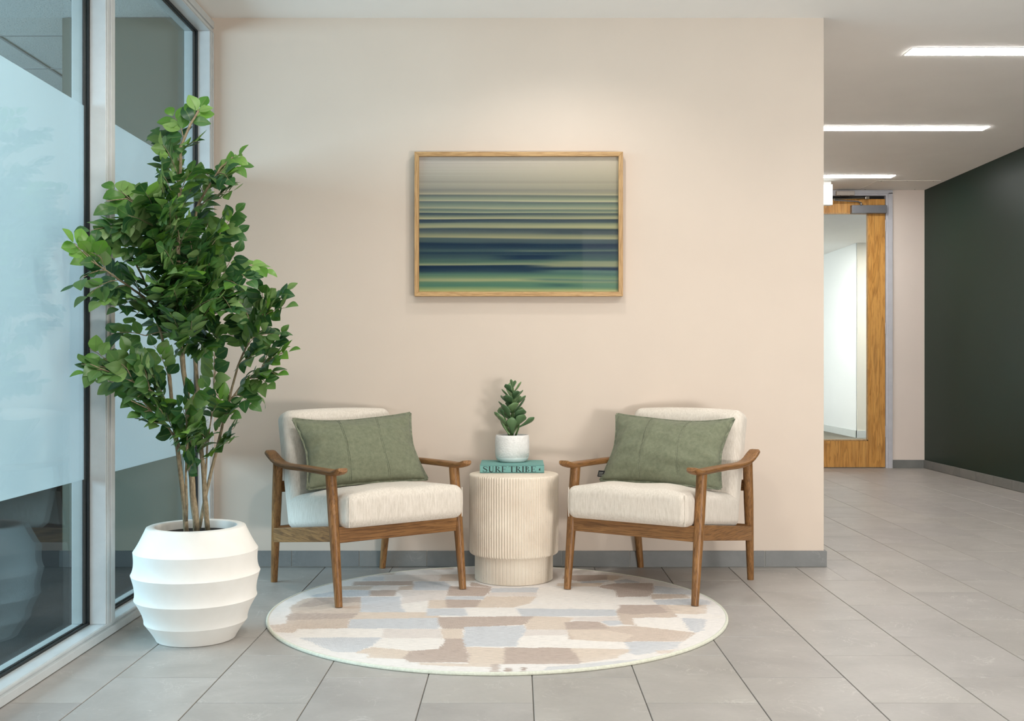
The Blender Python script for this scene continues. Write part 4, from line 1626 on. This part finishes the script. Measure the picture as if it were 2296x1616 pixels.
g = Glyphs(-0.0007)
sx_ = lambda zx: -hwk + (zx - 113) / (1083 - 113) * BKW
for ch, a, b in (('S', 150, 234), ('U', 236, 330), ('R', 334, 428), ('F', 432, 520), ('T', 546, 642), ('R', 644, 738), ('I', 740, 786), ('B', 790, 872), ('E', 876, 962)):
    g.draw(ch, sx_(a), sx_(b), 0.0048, 0.0266)
obj('title_lettering', g.bm, M_ink, bk)['label'] = 'black serif title reading SURF TRIBE'
g = Glyphs(-0.0007)
ex0 = sx_(1003)
em = [(.10, .05), (.42, .0), (.60, .12), (.95, .05), (1.0, .22), (.62, .34), (.98, .45), (.55, .55), (1.0, .78), (.85, .95), (.5, .88), (.35, .70), (.12, .62), (.0, .35)]
cx_, cz_ = .5, .45
for i in range(len(em)):
    a, b = em[i], em[(i + 1) % len(em)]
    g.poly([(ex0 + q[0] * .0075, .0115 + q[1] * .0125) for q in (a, b, (cx_, cz_))])
obj('publisher_emblem', g.bm, M_ink, bk)

# ------------------------------------------------------------------ small potted succulent
PZ = BK_Z + BKH
succ = empty('potted_succulent', (-0.0245, 5.088 - CAM_D, PZ))
tag(succ, 'jade succulent in a rough white round pot standing on the teal book', 'plant')
bm = bmesh.new()
prof = [(0.058, 0.0), (0.066, 0.004), (0.0745, 0.014), (0.0775, 0.0225), (0.0775, 0.024), (0.0800, 0.027), (0.0815, 0.05), (0.0812, 0.09), (0.0795, 0.118), (0.0775, 0.1275), (0.0755, 0.129), (0.0725, 0.1275), (0.0715, 0.11)]
rs = np.random.RandomState(4)
lathe(bm, prof, 96, fn=lambda r, z, k, a: r + (0.0009 * math.sin(9 * a + 60 * z) * math.sin(5 * a - 90 * z) + rs.uniform(-.0004, .0004) if .03 < z < .12 and r > .076 else 0), close_top=False)
obj('pot', bm, M_smallpot, succ, smooth=True)
bm = bmesh.new()
lathe(bm, [(0.0585, 0.0006), (0.0668, 0.0046), (0.0752, 0.0142), (0.0782, 0.0222), (0.078, 0.0236)], 96, close_bottom=False, close_top=False)
obj('pot_foot', bm, M_smallpot_base, succ, smooth=True)
bm = bmesh.new()
lathe(bm, [(0.0735, 0.117), (0.05, 0.119), (0.01, 0.120)], 32, fn=lambda r, z, k, a: r, close_bottom=False)
obj('soil', bm, M_soil, succ)
stem_pts = [(-.002, 0, .115), (.000, -.002, .20), (.003, 0, .28), (.004, 0, .352)]
bm = bmesh.new()
tube(bm, stem_pts, [.009, .0075, .006, .004], 8)
tube(bm, [(.012, -.004, .115), (.03, -.008, .16), (.034, -.01, .185)], [.005, .004, .003], 6)
tube(bm, [(-.012, -.002, .115), (-.03, -.01, .18), (-.036, -.01, .215)], [.005, .004, .003], 6)
obj('stem', bm, M_jade_stem, succ, smooth=True)


def jade_mesh():
    bm = bmesh.new()
    rings = []
    n = 10
    rows = 9
    for i in range(rows):
        f = i / (rows - 1)
        w = 0.5 * (0.16 + 0.84 * math.sin(min(1.0, f * 1.12) ** 1.5 * math.pi * .5) ** 1.2) if f < .72 else 0.5 * math.sqrt(max(0.0, 1 - ((f - .66) / .345) ** 2))
        w = max(w, .03)
        th = 0.075 * (1 - .5 * f) * (w / .5) ** .4 + .008
        bend = 0.16 * f * f
        ring = []
        for k in range(n):
            a = 2 * math.pi * k / n
            xx, zz = math.cos(a) * w, math.sin(a) * th
            ring.append(bm.verts.new((xx, f, bend + zz + .16 * (xx * xx))))
        rings.append(ring)
    for i in range(rows - 1):
        for k in range(n):
            bm.faces.new((rings[i][k], rings[i][(k + 1) % n], rings[i + 1][(k + 1) % n], rings[i + 1][k]))
    bm.faces.new(rings[0][::-1]); bm.faces.new(rings[-1])
    bmesh.ops.recalc_face_normals(bm, faces=bm.faces)
    me = bpy.data.meshes.new('jade_leaf')
    bm.to_mesh(me); bm.free()
    me.materials.append(M_jade)
    for p in me.polygons: p.use_smooth = True
    return me


JM = jade_mesh()


def jade(p, az, el, L, W, roll=0):
    """leaf from p pointing to azimuth az (0 = right, -90 = camera) and elevation el"""
    dirn = Vector((math.cos(az) * math.cos(el), math.sin(az) * math.cos(el), math.sin(el)))
    up = Vector((0, 0, 1)) - dirn * dirn.z
    if up.length < 1e-3: up = Vector((-math.cos(az), -math.sin(az), 0))
    up.normalize()
    xx = dirn.cross(up)
    m = Matrix((xx, dirn, up)).transposed().to_4x4() @ Matrix.Rotation(roll, 4, 'Y')
    o = link('leaf', JM, None, succ)
    o.matrix_local = Matrix.Translation(p) @ m @ Matrix.Diagonal((W, L, L, 1))
    return o


random.seed(12)
for i, (z, n, el, L, W) in enumerate([(.130, 3, 50, .092, .058), (.160, 3, 38, .096, .064), (.196, 4, 34, .094, .066), (.232, 4, 32, .088, .060), (.266, 4, 34, .080, .052), (.298, 4, 36, .070, .044), (.328, 3, 40, .062, .034), (.350, 2, 60, .044, .024)]):
    for k in range(n):
        az = 2 * math.pi * k / n + i * .93 + .5
        jade(Vector((.0015 * i * .3, 0, z)), az, R(el + random.uniform(-8, 8)), L * random.uniform(.9, 1.08), W * random.uniform(.92, 1.1), random.uniform(-.3, .3))
jade(Vector((.030, -.008, .165)), R(-15), R(24), .088, .046, -.5)
jade(Vector((.034, -.01, .185)), R(-60), R(50), .05, .026)
jade(Vector((-.030, -.01, .19)), R(190), R(32), .072, .042, .4)
jade(Vector((-.036, -.01, .21)), R(230), R(50), .05, .028)
jade(Vector((-.012, -.01, .13)), R(165), R(48), .085, .034, .6)

# ------------------------------------------------------------------ tall potted tree
TX, TD = -1.166, 3.870
tree = empty('potted_tree', (TX, TD - CAM_D, 0))
tag(tree, 'tall multi-stemmed green tree in a white ribbed round planter by the glass', 'plant')
bm = bmesh.new()
ridges = [(0.139, 0.002), (0.181, 0.066), (0.2155, 0.151), (0.2265, 0.240), (0.2185, 0.3215), (0.176, 0.400)]
prof = [(0.134, 0.0)]
for i in range(len(ridges) - 1):
    (r0, z0), (r1, z1) = ridges[i], ridges[i + 1]
    for k in range(9):
        f = k / 9
        sag = 0.0065 * math.sin(math.pi * f ** 0.75) * (1.0 if 0 < i < 4 else 0.35)
        prof.append((r0 + (r1 - r0) * f - sag, z0 + (z1 - z0) * f))
prof += [(0.176, 0.400), (0.1735, 0.4055), (0.168, 0.4080), (0.150, 0.4085), (0.144, 0.4065), (0.1415, 0.400), (0.1415, 0.372)]
lathe(bm, prof, 128, close_top=False)
o = obj('planter', bm, M_pot, tree, smooth=True)
auto_smooth(o, 27)
bm = bmesh.new()
lathe(bm, [(0.142, 0.378), (0.10, 0.381), (0.04, 0.380), (0.01, 0.381)], 40, fn=lambda r, z, k, a: r * (1 + .004 * math.sin(7 * a)), close_bottom=False)
obj('soil', bm, M_soil, tree)

OFF = Vector((TX, TD - CAM_D, 0))


def clampd(px, d):
    if px < 1160 - 60:
        d = min(d, 1.455 * FPX / max(60, 1160 - px))
    return d


def tp(px, py, d=TD):
    """local point of the tree from its photo position and distance"""
    return at(px, py, clampd(px, d)) - OFF


# stems: (pixel x, pixel y, distance), thickness
STEMS = [
    ([(418, 1192, 3.86), (410, 1100, 3.86), (397, 1000, 3.85), (388, 930, 3.84), (380, 850, 3.83), (366, 770, 3.82), (345, 690, 3.80), (318, 620, 3.78), (290, 560, 3.76)], .0095),
    ([(440, 1194, 3.90), (433, 1110, 3.90), (425, 1010, 3.90), (420, 900, 3.90), (409, 800, 3.90), (403, 690, 3.90), (400, 560, 3.90), (402, 440, 3.90), (405, 330, 3.90), (425, 280, 3.90), (446, 248, 3.90)], .0120),
    ([(466, 1190, 3.93), (460, 1110, 3.94), (451, 1010, 3.96), (443, 880, 3.98), (434, 770, 4.0), (432, 660, 4.0), (436, 540, 4.02), (440, 465, 4.02), (468, 420, 4.03), (496, 375, 4.03), (522, 352, 4.03)], .0095),
    ([(446, 1188, 3.98), (462, 1105, 4.0), (480, 1030, 4.02), (496, 960, 4.04), (513, 900, 4.05), (535, 820, 4.06), (558, 760, 4.06), (588, 706, 4.06), (636, 662, 4.06)], .0070),
    ([(427, 1040, 3.90), (412, 1010, 3.84), (394, 985, 3.80), (371, 949, 3.74), (330, 915, 3.68), (294, 898, 3.62)], .0050),
    ([(386, 915, 3.84), (372, 898, 3.78), (336, 874, 3.70), (277, 846, 3.62), (202, 816, 3.54)], .0048),
    ([(418, 1168, 3.84), (417, 1060, 3.80), (420, 970, 3.76), (424, 900, 3.72), (428, 850, 3.70)], .0055),
    ([(340, 680, 3.80), (300, 650, 3.72), (250, 615, 3.62), (205, 585, 3.53), (168, 548, 3.48)], .0045),
    ([(434, 760, 4.0), (462, 690, 4.0), (490, 630, 4.02), (525, 595, 4.04), (588, 604, 4.06)], .0045),
    ([(513, 900, 4.05), (545, 860, 4.08), (585, 825, 4.1), (640, 785, 4.1)], .0042),
    ([(402, 600, 3.90), (376, 540, 3.84), (338, 485, 3.80), (285, 445, 3.76), (240, 450, 3.72)], .0050),
    ([(460, 1080, 3.96), (466, 1000, 3.98), (472, 940, 4.0), (480, 860, 4.0), (488, 775, 4.0)], .0038),
]
stem_objs, stem_pts_all = [], []
for si, (pts, r) in enumerate(STEMS):
    P = [tp(*p) for p in pts]
    # refine and wobble
    Q = []
    for i in range(len(P) - 1):
        for k in range(3):
            Q.append(P[i].lerp(P[i + 1], k / 3) + Vector((random.uniform(-1, 1), random.uniform(-1, 1), 0)) * (.0022 if i or k else 0))
    Q.append(P[-1])
    n = len(Q)
    rr = [r * (1 - .72 * (i / (n - 1)) ** 1.1) * (1.14 if i % 5 == 2 else 1.0) for i in range(n)]
    if pts[0][1] > 1180:
        Q[0] = Vector((Q[0].x, Q[0].y, .374))
    bm = bmesh.new()
    tube(bm, Q, rr, 9)
    o = obj('stem' if si in (0, 1, 2, 3, 6) else 'branch', bm, M_bark, tree, smooth=True)
    stem_objs.append(o)
    stem_pts_all.append(Q)

TWIGS = [  # base, tip, spread in distance, young?
    ((425, 285), (448, 243), .03, 1), ((412, 320), (388, 262), .05, 1), ((404, 370), (354, 298), .1, 0), ((405, 345), (440, 318), -.1, 0), ((403, 405), (366, 325), -.1, 0),
    ((403, 420), (360, 365), .12, 0), ((402, 450), (430, 385), -.12, 0), ((402, 470), (368, 395), -.15, 0), ((402, 480), (432, 420), .1, 0), ((402, 500), (372, 440), .15, 0),
    ((470, 420), (536, 352), 0, 1), ((480, 396), (538, 374), .05, 1), ((444, 462), (522, 428), -.1, 0), ((455, 440), (437, 395), .05, 0), ((476, 404), (440, 388), -.08, 0), ((486, 390), (512, 402), -.1, 0), ((470, 418), (505, 408), .1, 0),
    ((334, 480), (258, 424), 0, 1), ((345, 495), (234, 462), -.05, 0), ((322, 515), (203, 516), -.05, 0), ((350, 530), (236, 536), -.1, 0), ((340, 488), (298, 432), .05, 0), ((362, 505), (328, 440), -.1, 0),
    ((380, 540), (346, 455), -.15, 0), ((370, 535), (288, 482), -.18, 0), ((365, 560), (258, 560), -.15, 0), ((375, 575), (286, 590), -.2, 0), ((300, 470), (262, 480), .1, 0), ((310, 470), (270, 520), -.1, 0),
    ((222, 595), (166, 545), 0, 1), ((240, 606), (203, 566), -.06, 1), ((240, 612), (170, 636), -.04, 0), ((262, 625), (198, 664), -.06, 0), ((275, 635), (226, 676), -.1, 0), ((300, 650), (238, 612), .04, 0), ((330, 665), (268, 692), -.1, 0), ((320, 655), (290, 610), -.15, 0),
    ((345, 690), (300, 710), -.12, 0), ((355, 720), (300, 672), -.2, 0),
    ((400, 600), (350, 540), -.22, 0), ((400, 620), (330, 580), -.25, 0), ((402, 640), (370, 560), -.3, 0), ((402, 560), (430, 500), -.2, 0), ((402, 540), (390, 460), -.25, 0), ((403, 660), (340, 630), -.28, 0), ((404, 690), (360, 640), -.32, 0),
    ((404, 700), (420, 610), -.34, 0), ((432, 640), (450, 560), -.2, 0), ((433, 650), (470, 590), -.25, 0), ((432, 690), (440, 610), -.3, 0), ((406, 720), (390, 650), -.36, 0), ((408, 750), (345, 700), -.2, 0), ((409, 780), (380, 700), -.3, 0),
    ((434, 740), (410, 680), -.3, 0), ((434, 750), (470, 690), -.25, 0), ((440, 740), (500, 700), -.1, 0), ((409, 790), (430, 720), -.3, 0), ((400, 560), (345, 500), .15, 0), ((402, 600), (440, 580), .2, 0), ((404, 700), (370, 690), .2, 0), ((434, 700), (470, 660), .2, 0),
    ((440, 600), (528, 476), 0, 0), ((455, 575), (500, 488), -.1, 0), ((470, 560), (530, 520), .06, 0), ((448, 560), (466, 500), .1, 0), ((436, 580), (478, 540), -.1, 0), ((440, 640), (500, 570), -.12, 0), ((470, 660), (528, 566), -.05, 0), ((490, 630), (535, 640), -.1, 0),
    ((530, 595), (592, 606), 0, 1), ((515, 600), (555, 630), -.08, 0), ((470, 690), (532, 665), -.12, 0), ((462, 700), (520, 700), -.18, 0), ((450, 730), (492, 760), -.15, 0), ((440, 760), (462, 790), -.2, 0), ((480, 640), (516, 690), -.2, 0),
    ((590, 705), (642, 652), 0, 0), ((580, 715), (640, 690), -.08, 0), ((572, 735), (524, 662), -.05, 0), ((560, 755), (530, 700), .06, 0), ((560, 760), (604, 668), -.1, 0), ((558, 770), (626, 752), .05, 0), ((545, 795), (588, 742), -.08, 0), ((548, 790), (510, 750), .05, 0), ((575, 730), (560, 660), .1, 0), ((600, 695), (585, 650), -.05, 0),
    ((585, 825), (645, 790), -.05, 1), ((590, 820), (632, 750), .04, 0), ((575, 835), (620, 840), -.05, 0), ((555, 850), (600, 862), -.08, 0), ((545, 860), (580, 890), .05, 0), ((530, 870), (565, 840), -.06, 0), ((520, 890), (560, 905), -.05, 0), ((535, 830), (570, 800), -.1, 0),
    ((484, 850), (486, 762), -.05, 0), ((505, 915), (470, 868), -.06, 0), ((500, 940), (520, 930), -.1, 0), ((478, 1000), (526, 958), -.05, 0), ((470, 1020), (512, 992), -.08, 0), ((472, 950), (490, 905), -.08, 0), ((470, 1010), (446, 970), -.12, 0),
    ((285, 848), (200, 782), 0, 1), ((270, 843), (182, 816), -.02, 0), ((250, 836), (194, 836), -.05, 0), ((318, 866), (286, 790), -.05, 0), ((338, 876), (302, 800), -.08, 0), ((330, 870), (244, 856), .05, 0), ((352, 885), (308, 890), -.06, 0), ((370, 896), (340, 840), -.1, 0), ((360, 890), (320, 850), .05, 0), ((300, 855), (262, 812), -.06, 0),
    ((325, 752), (244, 752), -.04, 0), ((380, 850), (345, 775), -.1, 0), ((392, 960), (362, 905), -.1, 0), 
    ((340, 920), (288, 896), -.02, 0), ((350, 932), (316, 930), -.05, 0), ((371, 949), (345, 908), -.06, 0), ((380, 965), (336, 950), -.06, 0), ((390, 980), (372, 925), -.1, 0),
    ((420, 970), (405, 910), -.08, 0), ((424, 930), (446, 870), -.06, 0), ((420, 985), (452, 930), -.08, 0), ((418, 1010), (398, 960), -.1, 0), ((420, 1000), (440, 960), -.12, 0), ((418, 1040), (438, 1000), -.08, 0), ((417, 1060), (436, 1040), -.05, 0), ((440, 1010), (466, 985), -.1, 0), ((426, 1000), (416, 970), -.16, 0),
]
# filler twigs in the dense heart of the crown
random.seed(31)
for _ in range(34):
    bx = random.uniform(345, 450); by = random.uniform(480, 760)
    an = random.uniform(-2.7, -.45)
    L = random.uniform(55, 95)
    TWIGS.append(((bx, by), (bx + math.cos(an) * L, by + math.sin(an) * L), random.choice((-.32, -.22, -.12, .12, .2, .26)), 0))


def leaf_mesh(name, curl, fold, mat):
    """ovate leaf, stalk at the origin, blade along +y, unit length; folded along the rib"""
    bm = bmesh.new()
    rib_layer = bm.verts.layers.float.new('rib')
    rows = [(0.0, 0.02), (0.10, 0.16), (0.26, 0.29), (0.45, 0.345), (0.64, 0.30), (0.82, 0.18), (0.93, 0.085), (1.0, 0.006)]
    prev = None
    for f, w in rows:
        z = curl * (f - f * f * 1.6)
        vs = []
        for s in (-1, -.5, -.035, .035, .5, 1):
            v = bm.verts.new((s * w, f, z + fold * abs(s) * w - (0.06 * w if abs(s) == 1 else 0)))
            v[rib_layer] = 1.0 if abs(s) < .1 else 0.0
            vs.append(v)
        if prev:
            for k in range(5):
                bm.faces.new((prev[k], prev[k + 1], vs[k + 1], vs[k]))
        prev = vs
    me = bpy.data.meshes.new(name)
    bm.to_mesh(me); bm.free()
    me.materials.append(mat)
    for p in me.polygons: p.use_smooth = True
    return me


LEAFS = [[leaf_mesh('leaf', c, f, m) for c, f in ((.28, .22), (.45, .12), (.10, .34), (-.12, .25))] for m in (M_leaf, M_leaf_light)]
leaves = []       # (matrix, variant, young)
cam_local = Vector((0, -CAM_D, CAM_H)) - OFF
random.seed(5)


def leaf_matrix(p, dirn, nrm, L, W):
    dirn = dirn.normalized()
    nrm = (nrm - dirn * nrm.dot(dirn)).normalized()
    xx = dirn.cross(nrm)
    m = Matrix((xx * W, dirn * L, nrm * L)).transposed().to_4x4()
    m.translation = p
    return m


for (b, t, dd, young) in TWIGS:
    # base: the nearest stem point in the photo plane
    best, bs, bp = 1e9, 0, None
    for si, Q in enumerate(stem_pts_all):
        for q in Q:
            w = q + OFF
            d = w.y + CAM_D
            px, py = 1160 + w.x * FPX / d, 822 + (CAM_H - w.z) * FPX / d
            e = math.hypot(px - b[0], py - b[1])
            if e < best: best, bs, bp = e, si, q
    d0 = bp.y + TD
    bd = d0 + dd * .35
    if best > 14:
        B = tp(b[0], b[1], bd)
        start = bp
    else:
        B = bp.copy(); start = None
    Tq = tp(t[0], t[1], d0 + dd)
    mid = B.lerp(Tq, .5) + Vector((random.uniform(-.01, .01), random.uniform(-.01, .01), .012))
    pts = ([start] if start else []) + [B, B.lerp(mid, .5) + Vector((0, 0, .003)), mid, mid.lerp(Tq, .5) + Vector((0, 0, .004)), Tq]
    bm = bmesh.new()
    tube(bm, pts, [.0022 - .0013 * i / (len(pts) - 1) for i in range(len(pts))], 5)
    obj('twig', bm, M_bark, stem_objs[bs])
    chain = [B, mid, Tq]
    total = (mid - B).length + (Tq - mid).length
    step = random.uniform(.024, .029)
    n = max(3, int(total / step))
    tdir = (Tq - B).normalized()
    nrm = (Vector((0, -1, 0)) * random.uniform(.35, 1.0) + Vector((0, 0, 1)) * random.uniform(.3, .9) + Vector((random.uniform(-.5, .5), 0, 0)))
    nrm = (nrm - tdir * nrm.dot(tdir)).normalized()
    side = tdir.cross(nrm)
    for i in range(n + 1):
        f = .12 + .88 * i / n
        p = B.lerp(mid, f * 2) if f < .5 else mid.lerp(Tq, f * 2 - 1)
        tip = i == n
        for s in ((0,) if tip else (1, -1) if random.random() < .85 else (random.choice((1, -1)),)):
            ang = R(random.uniform(40, 68)) * s
            dl = tdir * math.cos(ang) + side * math.sin(ang)
            dl = dl + nrm * random.uniform(-.12, .28) + Vector((0, 0, -.10)) + Vector((random.uniform(-.12, .12), random.uniform(-.12, .12), random.uniform(-.12, .12)))
            nn = nrm + Vector((random.uniform(-.26, .26), random.uniform(-.26, .26), random.uniform(-.2, .3)))
            L = random.uniform(.053, .071) * (.85 if f > .9 else 1.0)
            lp = p + dl.normalized() * .004
            m = leaf_matrix(lp, dl, nn, L, L * random.uniform(1.0, 1.16))
            tipw = lp + dl.normalized() * L + OFF
            if tipw.x < -1.492 or lp.x + OFF.x < -1.492: continue
            leaves.append((m, random.randrange(4), 1 if (young and f > .3) else (1 if random.random() < .06 else 0)))
# nearest leaves as objects of their own, the rest as one mass
leaves.sort(key=lambda a: (a[0].translation - cam_local).length)
for m, v, yg in leaves[:298]:
    o = link('leaf', LEAFS[yg][v], None, tree)
    o.matrix_local = m
for yg in (0, 1):
    V_, F_, rib = [], [], []
    for m, v, y2 in leaves[298:]:
        if y2 != yg: continue
        src = LEAFS[yg][v]
        base = len(V_)
        V_ += [tuple(m @ q.co) for q in src.vertices]
        F_ += [tuple(base + i for i in p.vertices) for p in src.polygons]
        rib += [a.value for a in src.attributes['rib'].data]
    me = bpy.data.meshes.new('foliage')
    me.from_pydata(V_, [], F_)
    a = me.attributes.new('rib', 'FLOAT', 'POINT')
    a.data.foreach_set('value', rib)
    o = link('foliage', me, (M_leaf, M_leaf_light)[yg], tree, kind='stuff', smooth=True)
print('leaves', len(leaves), 'tiles', n_tiles)
